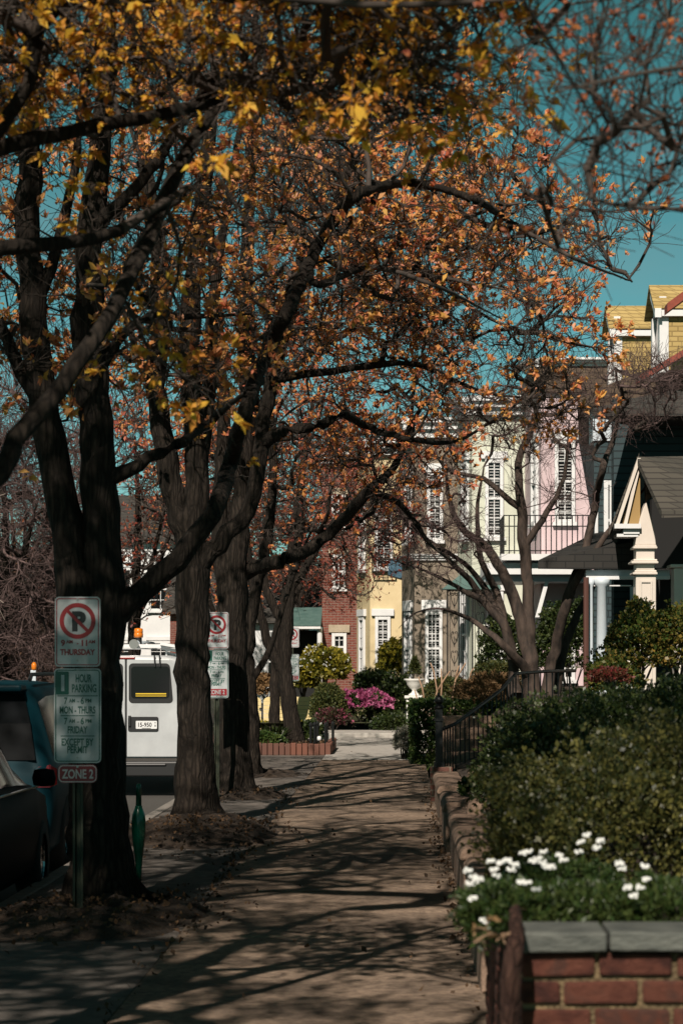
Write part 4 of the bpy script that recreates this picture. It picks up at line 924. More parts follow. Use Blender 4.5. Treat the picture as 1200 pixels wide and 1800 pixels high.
shrub('dry_shrub', 'dry brown grassy shrub at the foot of the bare garden tree', [((X(862, 43), 43, Z(1222, 43)), (.62, .8, .34), 3600)], 'leaf_dry', .10, .09, 3, 54, lump=.4, stemmat='twig_tan')
shrub('dry_shrub', 'small dark conifer mound left of the bare tree trunk', [((X(872, 46), 46, Z(1185, 46)), (.42, .5, .22), 1800)], 'leaf_conifer', .05, .3, 3, 55)
shrub('climbing_shrub', 'dark ivy-like evergreen against the pink house behind the garden tree', [((X(890, 53), 53, Z(1150, 53)), (.55, .6, .75), 2600), ((X(1000, 53), 53, Z(1150, 53)), (.75, .6, 1.1), 4200)], 'leaf_green', .07, .36, 3, 56)
# pollarded bare stems
root = thing('pollard_shrub', (X(780, 47), 47, .9), 'bare pollarded shrub with tan forked stems behind the hedge', 'shrub'); b = MB()
for (bx, pts) in enumerate((((752, 1240), (742, 1210), (735, 1190)), ((752, 1240), (768, 1215), (762, 1180), (756, 1165)), ((772, 1240), (776, 1205), (775, 1175)), ((788, 1238), (800, 1195), (812, 1175), (818, 1165)), ((800, 1192), (806, 1170)), ((795, 1236), (822, 1205), (840, 1185), (846, 1170)), ((822, 1205), (828, 1180), (838, 1168)), ((744, 1236), (728, 1212)), ((768, 1215), (780, 1195), (790, 1180)), ((840, 1186), (858, 1180)))):
    q = [P(x, y_, 47+.1*(bx % 3)) for (x, y_) in pts]; q[0].z -= .35 if bx not in (4, 6, 8, 9) else 0; n = len(q); b.tube(q, [.022-.011*i/(n-1) for i in range(n)], 7)
b.build('stems', 'twig_tan', root, True)
# beds in front of the far houses
shrub('azalea_shrub', 'bright pink azalea in full bloom beyond the brick garden wall', [((X(640, 62), 62, Z(1247, 62)), (.66, .7, .42), 1800), ((X(672, 62), 62, Z(1262, 62)), (.5, .6, .35), 1000)], 'leaf_green', .07, .36, 3, 61, lump=.3)
rg = np.random.default_rng(62); root = [o for o in COL.objects if o.get('label', '').startswith('bright pink azalea')][0]
p, u = blob(rg, 2400, (X(640, 62), 61.9, Z(1244, 62)), (.68, .72, .44), .3, 1, 61, shell=(.97, 1.06)); k_ = (u[:, 2] > .1) & (np.array([fbm(q, 2.0, 9) for q in p]) > -.18); leaves('blossom', p[k_], u[k_], .075, .42, 'petal_pink', root, rg, 4, .8)
shrub('conifer_shrub', 'dense olive conifer left of the pink azalea', [((X(578, 61.5), 61.5, Z(1245, 61.5)), (.46, .6, .62), 5200), ((X(563, 61.3), 61.3, Z(1250, 61.3)), (.25, .4, .45), 1500)], 'leaf_conifer', .06, .3, 3, 63, lump=.15)
shrub('azalea_shrub', 'maroon-tinged azalea low in front of the olive conifer', [((X(585, 60.6), 60.6, Z(1268, 60.6)), (.45, .3, .33), 900)], 'leaf_plum', .06, .36, 2, 64)
root = shrub('camellia_shrub', 'yellow-green camellia with white blooms before the brick house', [((X(568, 69), 69, Z(1180, 69)), (.72, .7, .62), 3600), ((X(532, 69), 69, Z(1198, 69)), (.42, .6, .5), 1500)], 'leaf_yellow', .10, .42, 3, 65)
p, u = blob(rg, 90, (X(565, 68.9), 68.9, Z(1180, 69)), (.74, .72, .64), .3, 1, 65, shell=(.97, 1.05)); leaves('blossom', p, u, .04, .6, 'petal_white', root, rg, 5, .9)
shrub('camellia_shrub', 'pink-flecked shrub behind the board fence, left of the thin trunk', [((X(470, 66), 66, Z(1212, 66)), (.55, .6, .38), 1500)], 'leaf_dry', .09, .4, 3, 66)
shrub('evergreen_shrub', 'yellow-green shrub climbing below the yellow house window', [((X(692, 66), 66, Z(1170, 66)), (.40, .5, .62), 2600)], 'leaf_yellow', .08, .4, 3, 67)
shrub('evergreen_shrub', 'dark shrub mass between the pink azalea and the urn', [((X(700, 62.8), 62.8, Z(1235, 62.8)), (.55, .6, .62), 3600), ((X(660, 64), 64, Z(1205, 64)), (.6, .6, .4), 2200)], 'leaf_green', .07, .36, 3, 68)
shrub('evergreen_shrub', 'low dark shrub in shadow right under the azalea', [((X(690, 60.6), 60.6, Z(1278, 60.6)), (.55, .5, .3), 2400)], 'leaf_green', .07, .36, 3, 69)
shrub('grass_clump', 'low yellow groundcover along the foot of the board fence', [((X(500, 61.6), 61.6, .15), (.9, .25, .12), 900)], 'leaf_yellow', .07, .25, 2, 70, stems=False, cat='plant')
root = thing('iris_plant', (X(478, 47.6), 47.6, .15), 'dark green strap-leaved iris left of the leaning tree', 'plant'); b = MB()
for i in range(80):
    a = rng.uniform(-PI, PI); s = Vector((X(482, 47.6)+rng.normal(0, .13), 47.7+rng.normal(0, .15), .14)); ln = rng.uniform(.35, .62); d = Vector((math.cos(a)*.42, math.sin(a)*.42, .85)); q = s+d*ln*.6; e = s+Vector((d.x*1.7, d.y*1.7, d.z*.9))*ln; n_ = Vector((-math.sin(a), math.cos(a), 0))*.02
    b.add([s-n_, s+n_, q+n_, q-n_, e], [(0, 1, 2, 3), (3, 2, 4)])
b.build('leaves', 'leaf_green', root)
shrub('ground_plant', 'leafy green groundcover at the front left of the brick-edged bed', [((X(462, 47.0), 47.1, .24), (.36, .28, .16), 1000)], 'leaf_hedge', .06, .4, 3, 71, stems=False, cat='plant')
shrub('ground_plant', 'dark twiggy plant right of the leaning trunk in the brick-edged bed', [((X(545, 48.6), 48.6, .34), (.28, .3, .26), 700)], 'leaf_green', .07, .3, 3, 72, cat='plant')
# urn with a clipped conifer on a pedestal
D = 60.5; c = (X(728, D), D, 0); r = thing('garden_urn', c, 'white stone urn on a pedestal planted with a small conifer', 'urn'); zp = Z(1236, D); zu = Z(1195, D)
b = MB(); b.box(c[0]-.2, c[0]+.2, D-.2, D+.2, .2, zp+.12); b.box(c[0]-.25, c[0]+.25, D-.25, D+.25, zp+.12, zp+.19); b.build('pedestal', 'pot_white', r, bevel=.015)
b = MB(); b.lathe((c[0], D, zp+.19), [(.15, 0), (.15, .03), (.07, .08), (.06, .14), (.12, .19), (.19, .28), (.21, .36), (.25, .39), (.25, .42), (.2, .42)], 24); b.build('bowl', 'pot_white', r, True)
p, u = blob(rg, 900, (c[0], D, zp+.83), (.13, .13, .30), .15, 1, 5); p[:, :2] = np.array(c[:2])+(p[:, :2]-np.array(c[:2]))*(1.35-1.0*((p[:, 2:]-zp-.55)/.6)); leaves('conifer', p, u, .06, .25, 'leaf_conifer', r, rg, 3, .6)
b = MB(); b.lathe((X(707, 63.5), 63.5, Z(1200, 63.5)), [(.05, -.3), (.09, -.25), (.07, -.15), (.22, -.05), (.26, 0), (.05, .01)], 18); tag(b.build('birdbath', 'pot_white', None, True), 'small white birdbath bowl left of the urn', 'birdbath')

# ------------------------------------------------------------------ street signs
def sign(label, pxc, D, zb, panels, tilt=0, group='parking signs on green posts', post=True):
    xc = X(pxc, D); root = thing('parking_sign', (xc, D, 0), label, 'sign', group); y = D
    b = MB(); zt_ = panels[0][2]-.03; hw = .034
    pr = [(-hw, 0), (-hw*.55, 0), (-hw*.35, .03), (hw*.35, .03), (hw*.55, 0), (hw, 0), (hw, .006), (hw*.6, .006), (hw*.42, .036), (-hw*.42, .036), (-hw*.6, .006), (-hw, .006)]
    b.prism([(xc+q[0], y+.006+q[1]) for q in pr], -.15, zt_); b.build('post', 'post_green', root)
    for (kind, wd, ztop, zbot) in panels:
        h = ztop-zbot; zc = (ztop+zbot)/2
        def ring(cw, chh, wth, dy, m, parent, rad, cx=xc, cz=zc, name='border'):
            b = MB(); b.frame(rrect(cx, cz, cw, chh, rad), rrect(cx, cz, cw-2*wth, chh-2*wth, max(.004, rad-wth)), y-dy-.0008, y-dy); return b.build(name, m, parent)
        nm = {'P': 'no_parking_panel', 'T': 'time_limit_panel', 'Z': 'zone_plate', 'TZ': 'time_limit_panel'}[kind]
        b = MB(); b.plate(rrect(xc, zc, wd, h, .028 if kind != 'Z' else .035), y-.004, y); pn = b.build(nm, 'sign_white' if kind != 'Z' else 'sign_maroon', root)
        d1, d2, d3 = .0052, .0064, .0078
        if kind == 'P':
            ring(wd-.020, h-.020, .006, d1, 'sign_red', pn, .02)
            cz = ztop-h*.345; ro, ri = wd*.395, wd*.30; n = 40
            text('P', wd*.40, xc+wd*.015, y-d1, cz-wd*.20, 'sign_black', pn, 'letter_p', bold=.085)
            b = MB(); b.frame([(xc+ro*math.cos(-a*2*PI/n), cz+ro*math.sin(-a*2*PI/n)) for a in range(n)], [(xc+ri*math.cos(-a*2*PI/n), cz+ri*math.sin(-a*2*PI/n)) for a in range(n)], y-d2-.0008, y-d2)
            a = R(45); hw2 = wd*.036; t_ = Vector((math.cos(a), 0, -math.sin(a))); n2 = Vector((math.sin(a), 0, math.cos(a))); l_ = ri+.004; o_ = Vector((xc, y-d3, cz))
            b.add([o_-t_*l_-n2*hw2, o_+t_*l_-n2*hw2, o_+t_*l_+n2*hw2, o_-t_*l_+n2*hw2], [(0, 1, 2, 3)]); b.build('prohibition_ring', 'sign_red', pn)
            zz = ztop-h*.70
            text('9', h*.085, xc-wd*.32, y-d1, zz, 'sign_red', pn, bold=.055); text('AM', h*.047, xc-wd*.175, y-d1, zz+h*.035, 'sign_red', pn, bold=.05)
            text('-', h*.06, xc, y-d1, zz+h*.01, 'sign_red', pn, bold=.04); text('11', h*.085, xc+wd*.15, y-d1, zz, 'sign_red', pn, bold=.055); text('AM', h*.047, xc+wd*.315, y-d1, zz+h*.035, 'sign_red', pn, bold=.05)
            text('THURSDAY', h*.082, xc, y-d1, ztop-h*.83, 'sign_red', pn, width=wd*.77, bold=.055)
            bz = (ztop-.018, zbot+h*.09)
        elif kind in ('T', 'TZ'):
            ring(wd-.016, h-.016, .007, d1, 'sign_green', pn, .022)
            hh = h if kind == 'T' else h-.105; zo = ztop
            b = MB(); b.plate(rrect(xc-wd*.5+wd*.18, zo-hh*.155, wd*.27, hh*.245, .008), y-d1-.0008, y-d1); b.build('hour_block', 'sign_green', pn)
            text('1', hh*.17, xc-wd*.5+wd*.185, y-d2-.001, zo-hh*.235, 'sign_white', pn, bold=.03)
            ln = lambda s, f, wdt, cx=0, hgt=.075: text(s, hh*hgt, xc+cx*wd, y-d1, zo-hh*f, 'sign_green', pn, width=wd*wdt, bold=.04)
            ln('HOUR', .145, .34, .13, .085); ln('PARKING', .25, .52, .14, .085)
            ln('7', .375, .07, -.25, .07); ln('AM', .36, .13, -.12, .04); ln('-', .365, .05, .01, .04); ln('6', .375, .07, .10, .07); ln('PM', .36, .13, .23, .04)
            ln('MON - THURS', .475, .76)
            ln('7', .59, .07, -.25, .07); ln('AM', .575, .13, -.12, .04); ln('-', .58, .05, .01, .04); ln('6', .59, .07, .10, .07); ln('PM', .575, .13, .23, .04)
            ln('FRIDAY', .685, .42); ln('EXCEPT BY', .815, .68); ln('PERMIT', .895, .44)
            b = MB()
            for f, wdt in ((.29, .86), (.50, .72), (.715, .72)): b.box(xc-wd*wdt/2, xc+wd*wdt/2, y-d1-.0008, y-d1, zo-hh*f-.003, zo-hh*f+.003)
            b.build('rule', 'sign_green', pn)
            if kind == 'TZ':
                b = MB(); b.plate(rrect(xc, zbot+.075, wd*.86, .085, .008), y-d1-.0008, y-d1); b.build('zone_block', 'sign_maroon', pn)
                text('ZONE 2', .055, xc, y-d2-.001, zbot+.05, 'sign_white', pn, width=wd*.68, bold=.03)
            bz = (ztop-.02, zbot+h*.055)
        else:
            ring(wd-.008, h-.008, .006, d1, 'sign_pink', pn, .031); text('ZONE 2', h*.50, xc, y-d1, zbot+h*.25, 'sign_pink', pn, width=wd*.80, bold=.03); bz = (ztop-.014,)
        b = MB()
        for z in bz: b.add([(xc+.008*math.cos(a*PI/4), y-.0085-(.002 if q else 0), z+.008*math.sin(a*PI/4)) for q in (0, 1) for a in range(8)], [tuple(range(15, 7, -1))]+[(a, 8+a, 8+(a+1) % 8, (a+1) % 8)[::-1] for a in range(8)])
        b.build('bolt', 'metal', pn)
    return root
D = 16.2
sign('nearest parking sign, with a separate red ZONE 2 plate, before the dark twin trunk', 137, D, 0, [('P', .305, Z(1049, D), Z(1172, D)), ('T', .315, Z(1175, D), Z(1341, D)), ('Z', .262, Z(1344, D), Z(1376, D))])
D = 31.0
sign('middle parking sign with ZONE 2 printed on its lower plate, beside the broad trunk', 381, D, 0, [('P', .305, Z(1076, D), Z(1140, D)), ('TZ', .305, Z(1142, D), Z(1227, D))])
D = 55
sign('farthest parking sign, half hidden by the leaning tree', 513, D, 0, [('P', .33, Z(1103, D), Z(1138, D)), ('TZ', .33, Z(1150, D), Z(1197, D))])
# green bulging bollard beside the first tree
D = 19.4; c = (X(244, D), D, 0); r = thing('bollard', c, 'bottle-shaped glossy green metal bollard beside the twin-stemmed tree', 'bollard')
b = MB(); b.lathe(c, [(.024, -.05), (.025, .08), (.03, .16), (.046, .28), (.056, .38), (.058, .46), (.052, .52), (.036, .565), (.026, .59)], 22); b.build('body', 'bollard_green', r, True)
b = MB(); b.lathe(c, [(.024, .59), (.021, .74), (.019, .765), (.010, .775)], 18); b.build('neck', 'bollard_green', r, True)
b = MB(); b.lathe(c, [(.028, .583), (.031, .589), (.028, .596)], 18); b.build('collar', 'bollard_green', r, True)
# ------------------------------------------------------------------ vehicles
def loft_car(root, secs, m, name='body'):
    """secs: (y, x half width, z bottom, z belt, z top, half width at top)"""
    rings = []
    for (y, wd, zb_, zl, zt_, wt) in secs:
        h = [(wd*.86, zb_), (wd*.97, zb_+.10), (wd, zb_+(zl-zb_)*.55), (wd*.975, zl), (wd*.94, zl+.02), (wt+.03, zt_-.10), (wt*.94, zt_-.025), (wt*.6, zt_)]
        rings.append([(xx, y, z) for xx, z in h]+[(-xx, y, z) for xx, z in h[::-1]])
    b = MB(); b.loft(rings); return b, rings
def place(b, cx): b.v = [(v[0]+cx, v[1], v[2]) for v in b.v]; return b
def wheel(root, x, y, z, rad, wd, side):
    b = MB(); prof = [(rad*.62, -wd/2), (rad*.92, -wd/2), (rad, -wd*.36), (rad, wd*.36), (rad*.92, wd/2), (rad*.62, wd/2)]
    k = 28; vs = [(x+dx, y+r_*math.cos(2*PI*j/k), z+r_*math.sin(2*PI*j/k)) for r_, dx in prof for j in range(k)]; n = len(prof)
    b.add(vs, [(i*k+j, i*k+(j+1) % k, (i+1)*k+(j+1) % k, (i+1)*k+j) for i in range(n-1) for j in range(k)]); w_ = b.build('wheel', 'rubber', root, True)
    b = MB(); xx = x+side*wd*.42
    for j in range(7):
        a = 2*PI*j/7; d = Vector((0, math.cos(a), math.sin(a))); q = Vector((0, -math.sin(a), math.cos(a)))*rad*.07
        b.add([Vector((xx, y, z))+q*1.3+d*rad*.1, Vector((xx, y, z))-q*1.3+d*rad*.1, Vector((xx-side*.015, y, z))-q+d*rad*.62, Vector((xx-side*.015, y, z))+q+d*rad*.62], [(0, 1, 2, 3)])
    b.lathe((0, 0, 0), [(.001, 0)], 3) if False else None
    k = 28; b.add([(xx+dx, y+r_*math.cos(2*PI*j/k), z+r_*math.sin(2*PI*j/k)) for r_, dx in ((rad*.66, 0), (rad*.57, -side*.03)) for j in range(k)], [(j, (j+1) % k, k+(j+1) % k, k+j) for j in range(k)])
    b.build('rim', 'chrome', w_)
def patch(root, rings, i0, i1, cx, a, c, f0, f1, m, name, push=.006, both=True, ya=0., yb=1.):
    """a pane laid just proud of the body between ring points a and c, stations i0..i1"""
    for sgn in ((1, -1) if both else (1,)):
        q = []
        for i in range(i0, i1+1):
            p, s = Vector(rings[i][a]), Vector(rings[i][c])
            q.append((p.lerp(s, f0), p.lerp(s, f1)))
        if ya: q[0] = (q[0][0].lerp(q[1][0], ya), q[0][1].lerp(q[1][1], ya))
        if yb < 1: q[-1] = (q[-2][0].lerp(q[-1][0], yb), q[-2][1].lerp(q[-1][1], yb))
        vs = [Vector((sgn*(v.x+push)+cx, v.y, v.z+push*.3)) for pr in q for v in pr]; b = MB(); n = len(q)
        b.add(vs, [((2*i, 2*i+1, 2*i+3, 2*i+2) if sgn < 0 else (2*i, 2*i+2, 2*i+3, 2*i+1)) for i in range(n-1)]); b.build(name, m, root, True)
# teal SUV: its rear faces the camera
cx = X(97, 21.2)-.93; y0 = 21.2; zg = -.15
r = thing('parked_car', (cx, y0+2.3, zg), 'teal sport utility vehicle parked at the kerb ahead of the dark sedan', 'car', 'vehicles parked along the kerb')
S = [(y0, .80, .30, .95, 1.02, .70), (y0+.04, .88, .24, 1.0, 1.12, .76), (y0+.12, .91, .20, 1.0, 1.38, .70), (y0+.30, .925, .18, 1.0, 1.66, .68), (y0+.8, .93, .18, 1.0, 1.72, .69), (y0+1.9, .93, .18, .98, 1.73, .69), (y0+2.6, .93, .18, .96, 1.69, .68), (y0+3.35, .92, .2, .95, 1.12, .72), (y0+4.1, .90, .22, .88, 1.02, .74), (y0+4.55, .82, .28, .72, .86, .66), (y0+4.65, .7, .34, .6, .7, .6)]
S = [(a, b_, c_+zg, d_+zg, e_+zg, f_) for a, b_, c_, d_, e_, f_ in S]
b, rg_ = loft_car(r, S, 'car_teal'); place(b, cx).build('body', 'car_teal', r, True)
patch(r, rg_, 3, 6, cx, 4, 5, .08, .95, 'glass', 'side_window', ya=.15)
b = MB(); zz = lambda v: v+zg                       # rear screen, tailgate trim, bumper, plate
b.add([(cx-.76, y0+.0, zz(1.04)), (cx+.76, y0+.0, zz(1.04)), (cx+.70, y0+.095, zz(1.36)), (cx+.62, y0+.25, zz(1.62)), (cx-.62, y0+.25, zz(1.62)), (cx-.70, y0+.095, zz(1.36))], [(0, 1, 2, 5), (5, 2, 3, 4)]); b.build('rear_window', 'glass', r)
b = MB(); b.box(cx-.62, cx+.62, y0+.10, y0+.42, zz(1.64), zz(1.70)); b.build('roof_spoiler', 'car_teal', r, bevel=.02)
b = MB(); b.box(cx-.86, cx+.86, y0-.10, y0+.2, zz(.30), zz(.58)); b.build('bumper', 'plastic', r, bevel=.05)
for sg in (-1, 1):
    b = MB(); b.add([(cx+sg*.76, y0-.012, zz(.80)), (cx+sg*.885, y0+.03, zz(.80)), (cx+sg*.885, y0+.05, zz(1.0)), (cx+sg*.78, y0+.01, zz(.98))], [(0, 1, 2, 3) if sg > 0 else (3, 2, 1, 0)])
    b.add([(cx+sg*.875, y0+.02, zz(.80)), (cx+sg*.93, y0+.14, zz(.82)), (cx+sg*.93, y0+.14, zz(.96)), (cx+sg*.875, y0+.04, zz(1.0))], [(0, 1, 2, 3) if sg > 0 else (3, 2, 1, 0)]); b.build('tail_light', 'lamp_red', r)
    for yy in (y0+.85, y0+3.75): wheel(r, cx+sg*.82, yy, zg+.36, .36, .22, sg)
    b = MB(); b.tube([(cx+sg*.62, y0+.6, zz(1.74)), (cx+sg*.62, y0+.7, zz(1.79)), (cx+sg*.62, y0+2.4, zz(1.79)), (cx+sg*.62, y0+2.5, zz(1.73))], .018, 6); b.build('roof_rail', 'plastic', r)
b = MB(); b.box(cx-.16, cx+.16, y0-.015, y0+.0, zz(.72), zz(.84)); b.build('licence_plate', 'sign_white', r)
# dark sedan, only its front corner inside the frame
cx = X(62, 19.0)-.90; y1 = 20.35; y0 = y1-4.6
r = thing('parked_car', (cx, y0+2.3, zg), 'dark sedan with glossy side windows, cut off by the left picture edge', 'car', 'vehicles parked along the kerb')
S = [(y0, .75, .34, .78, .95, .64), (y0+.1, .86, .26, .86, 1.0, .70), (y0+.7, .90, .2, .92, 1.06, .66), (y0+1.35, .905, .18, .92, 1.42, .62), (y0+2.1, .905, .18, .92, 1.48, .62), (y0+2.7, .905, .18, .91, 1.44, .62), (y0+3.4, .90, .18, .90, 1.06, .70), (y0+4.1, .88, .2, .80, .93, .70), (y0+4.5, .78, .28, .62, .76, .60), (y0+4.6, .66, .34, .54, .62, .52)]
S = [(a, b_, c_+zg, d_+zg, e_+zg, f_) for a, b_, c_, d_, e_, f_ in S]
b, rg_ = loft_car(r, S, 'car_dark'); place(b, cx).build('body', 'car_dark', r, True)
patch(r, rg_, 3, 6, cx, 4, 5, .06, .94, 'glass', 'side_window', yb=.72)
b = MB(); b.add([(cx-.62, y0+2.76, zg+1.42), (cx+.62, y0+2.76, zg+1.42), (cx+.70, y0+3.42, zg+1.02), (cx-.70, y0+3.42, zg+1.02)], [(0, 1, 2, 3)]); b.build('windscreen', 'glass', r)
for sg in (-1, 1):
    for yy in (y0+.95, y0+3.75): wheel(r, cx+sg*.80, yy, zg+.32, .32, .2, sg)
    b = MB(); b.lathe((0, 0, 0), [(.02, -.07), (.075, -.06), (.085, 0), (.07, .06), (.02, .07)], 14); b.v = [(cx+sg*1.0+v[0]*1.1, y0+3.05+v[1]*.6, zg+1.0+v[2]) for v in b.v]; b.build('wing_mirror', 'car_dark', r, True)
    b = MB(); b.tube([(cx+sg*.915, y0+1.3, zg+.93), (cx+sg*.915, y0+3.3, zg+.92)], .010, 5); b.build('window_trim', 'chrome', r)
    b = MB(); b.obox((cx+sg*.70-.12, y1-.16, zg+.60), (.24, -.03*sg, 0), (0, .05, 0), (0, 0, .12)); b.build('headlight', 'glass', r, bevel=.02)
# white van
D = 35; cx = X(222, D); r = thing('work_van', (cx, D+2.6, zg), 'white work van with roof rack and amber beacon, seen from behind', 'van', 'vehicles parked along the kerb')
zB, zT = Z(1333, D), Z(1152, D)
secs = []
for (y, k) in ((D, .965), (D+.05, .992), (D+.18, 1), (D+3.8, 1), (D+4.3, .98)):
    h = [(.93, zB), (.985, zB+.12), (1.0, zB+.45), (.985, zB+.80), (.90, zT-.34), (.83, zT-.12), (.76, zT-.035), (.60, zT)]
    secs.append([(cx+xx*k, y, z if y > D+.01 else z-(.03 if z > zT-.1 else 0)) for xx, z in h]+[(cx-xx*k, y, z if y > D+.01 else z-(.03 if z > zT-.1 else 0)) for xx, z in h[::-1]])
b = MB(); b.loft(secs); b.build('body', 'van_white', r, True, bevel=.02)
b = MB(); b.loft([[(cx+xx, y, z) for xx, z in ((.92, zB+.0), (1.0, zB+.2), (.97, zl), (.80, zh), (-.80, zh), (-.97, zl), (-1.0, zB+.2), (-.92, zB))] for y, zl, zh in ((D+4.3, 1.1, 1.75), (D+4.9, 1.0, 1.1), (D+5.5, .85, .92))]); b.build('bonnet', 'van_white', r, True)
for sg in (-1, 1):
    x0, x1 = (cx+.012, cx+.90) if sg > 0 else (cx-.90, cx-.012); dr = MB()
    pts = [(x0, zB+.02), (x1, zB+.02), (x1+sg*.0, zB+.55), (x1-.10*(sg > 0), zT-.36), (x1-.17*(sg > 0), zT-.13), (x1-.27*(sg > 0), zT-.055), (x0+.27*(sg < 0), zT-.045), (x0+.17*(sg < 0), zT-.13), (x0+.10*(sg < 0), zT-.36), (x0, zB+.55)]
    dr.plate(pts, D-.022, D+.02); dd = dr.build('rear_door', 'van_white', r, bevel=.012)
    wx0, wx1 = (X(227, D), X(305, D)) if sg > 0 else (2*cx-X(305, D), 2*cx-X(227, D)); za, zb2 = Z(1236, D), Z(1166, D)
    o_ = rrect((wx0+wx1)/2, (za+zb2)/2, wx1-wx0, zb2-za, .06)
    b = MB(); b.plate([(p[0]-(.05*max(0, (p[1]-za)/(zb2-za)) if (p[0] > (wx0+wx1)/2) == (sg > 0) else 0)*sg, p[1]) for p in o_], D-.026, D-.0225); wn = b.build('window', 'plastic', dd)
    i_ = rrect((wx0+wx1)/2-.01*sg, (za+zb2)/2+.012, (wx1-wx0)*.86, (zb2-za)*.80, .05); b = MB(); b.plate(i_, D-.029, D-.0265); b.build('pane', 'glass', wn)
    if sg > 0:
        b = MB(); b.box(wx0+.10, wx1-.10, D-.0315, D-.0295, Z(1224, D), Z(1222.6, D)); b.box(wx0+.10, wx1-.10, D-.0315, D-.0295, Z(1220.6, D), Z(1218.4, D)); b.build('stripe', 'tape_yellow', wn)
        b = MB(); b.plate(rrect(X(252.5, D), Z(1273, D), .44, .215, .03), D-.030, D-.0225); hp = b.build('plate_recess', 'plastic', dd)
        b = MB(); b.plate(rrect(X(258, D), Z(1274, D), .305, .115, .01), D-.034, D-.0305); lp = b.build('licence_plate', 'white', dd)
        text('15-950', .062, X(255.5, D), D-.0345, Z(1274, D)-.028, 'sign_black', lp, width=.195, bold=.03); text('T', .026, X(273.5, D), D-.0345, Z(1274, D)+.012, 'sign_black', lp, bold=.04); text('B', .026, X(273.5, D), D-.0345, Z(1274, D)-.026, 'sign_black', lp, bold=.04)
        b = MB(); b.box(X(250, D), X(266, D), D-.0345, D-.034, Z(1280.5, D), Z(1279.5, D)); b.build('plate_caption', 'sign_black', lp)
    b = MB()
    for zh in (zB+.12, zB+.62, zT-.45): b.box(cx+sg*.915-.03, cx+sg*.915+.03, D-.045, D-.018, zh, zh+.07)
    b.build('hinge', 'van_white', dd, bevel=.006)
    b = MB(); b.box(cx+sg*.905-.05, cx+sg*.905+.05, D-.03, D+.03, zB+.28, zB+.72); b.build('tail_light', 'lamp_red', r, bevel=.015)
    for yy in (D+.95, D+4.5): wheel(r, cx+sg*.86, yy, zg+.36, .36, .24, sg)
b = MB(); b.box(cx-.010, cx+.010, D-.0235, D-.0225, zB+.03, zT-.06); b.build('door_seam', 'plastic', r)
b = MB(); b.box(cx+.035, cx+.075, D-.05, D-.02, zB+.46, zB+.62); b.build('door_handle', 'plastic', r, bevel=.008)
b = MB(); b.box(cx-.12, cx+.13, D-.032, D+.03, Z(1159, D), Z(1154.5, D)); b.build('brake_light', 'lamp_red', r, bevel=.008)
b = MB(); b.box(cx-.97, cx+.97, D-.16, D+.05, Z(1364, D), Z(1338, D)); b.box(cx-.6, cx+.6, D-.18, D-.1, Z(1346, D), Z(1341, D)); b.build('bumper', 'plastic', r, bevel=.03)
for px in (272, 281): b = MB(); b.tube([(X(px, D), D-.03, Z(1152, D)), (X(px, D)+.01, D-.05, Z(1172, D))], .012, 6); b.build('wiper', 'plastic', r)
b = MB(); zr = Z(1139, D)
for yy in (D+.35, D+1.6, D+2.9): b.box(cx-.80, cx+.80, yy, yy+.07, zr, zr+.055); b.box(cx-.80, cx-.75, yy, yy+.07, zT-.05, zr); b.box(cx+.75, cx+.80, yy, yy+.07, zT-.05, zr)
for xx in (cx-.80, cx+.76): b.box(xx, xx+.04, D+.2, D+3.1, zr+.055, zr+.095)
b.build('roof_rack', 'white', r, bevel=.006)
b = MB(); b.tube([(X(232, D), D+.28, Z(1132, D)), (X(232, D), D+2.9, Z(1132, D))], .062, 16); b.build('conduit_tube', 'white_blue', r, True)
b = MB(); b.lathe((0, 0, 0), [(.070, -.012), (.072, .012)], 18); b.v = [(X(232, D)+v[0], D+.262+v[2], Z(1132, D)+v[1]) for v in b.v]; b.build('tube_cap', 'metal', r)
b = MB(); b.tube([(X(252, D), D+.5, Z(1134, D)), (X(252, D), D+2.9, Z(1134, D))], .04, 12); b.build('conduit_tube', 'metal', r, True)
b = MB()
for i, (pa, za) in enumerate(((278, 1131), (278, 1139), (285, 1147))): b.obox((X(pa, D), D+.3+.1*i, Z(za, D)-.02), (X(309, D)-X(pa, D), 0, -.045), (0, .05, 0), (0, 0, .042))
for xx in (286, 304): b.box(X(xx, D), X(xx, D)+.025, D+.45, D+.49, Z(1152, D), Z(1132, D))
b.build('ladder', 'white', r)
b = MB(); b.lathe((X(236, D), D+.6, 0), [(.05, zr+.05), (.05, Z(1120, D))], 14); b.build('beacon_base', 'plastic', r)
b = MB(); b.lathe((X(236, D), D+.6, 0), [(.066, Z(1120, D)), (.068, Z(1113, D)), (.060, Z(1112, D)), (.066, Z(1111, D)), (.062, Z(1104, D)), (.03, Z(1103, D))], 20); b.build('beacon', 'lamp_orange', r, True)
# pale panel and orange warning lamp across the street behind the teal car
D = 41; c = P(58.5, 1190, D); r = thing('warning_lamp', (c.x, D, 0), 'orange warning lamp on a pale board just above the teal car roof', 'lamp')
b = MB(); b.box(X(54, D), X(63.5, D), D, D+.05, -.1, Z(1178, D)); b.build('board', 'white_blue', r, bevel=.008)
b = MB(); b.lathe((X(60, D), D+.02, 0), [(.03, Z(1178, D)), (.045, Z(1176, D)), (.045, Z(1168, D)), (.02, Z(1164, D))], 12); b.build('lens', 'lamp_orange', r, True)
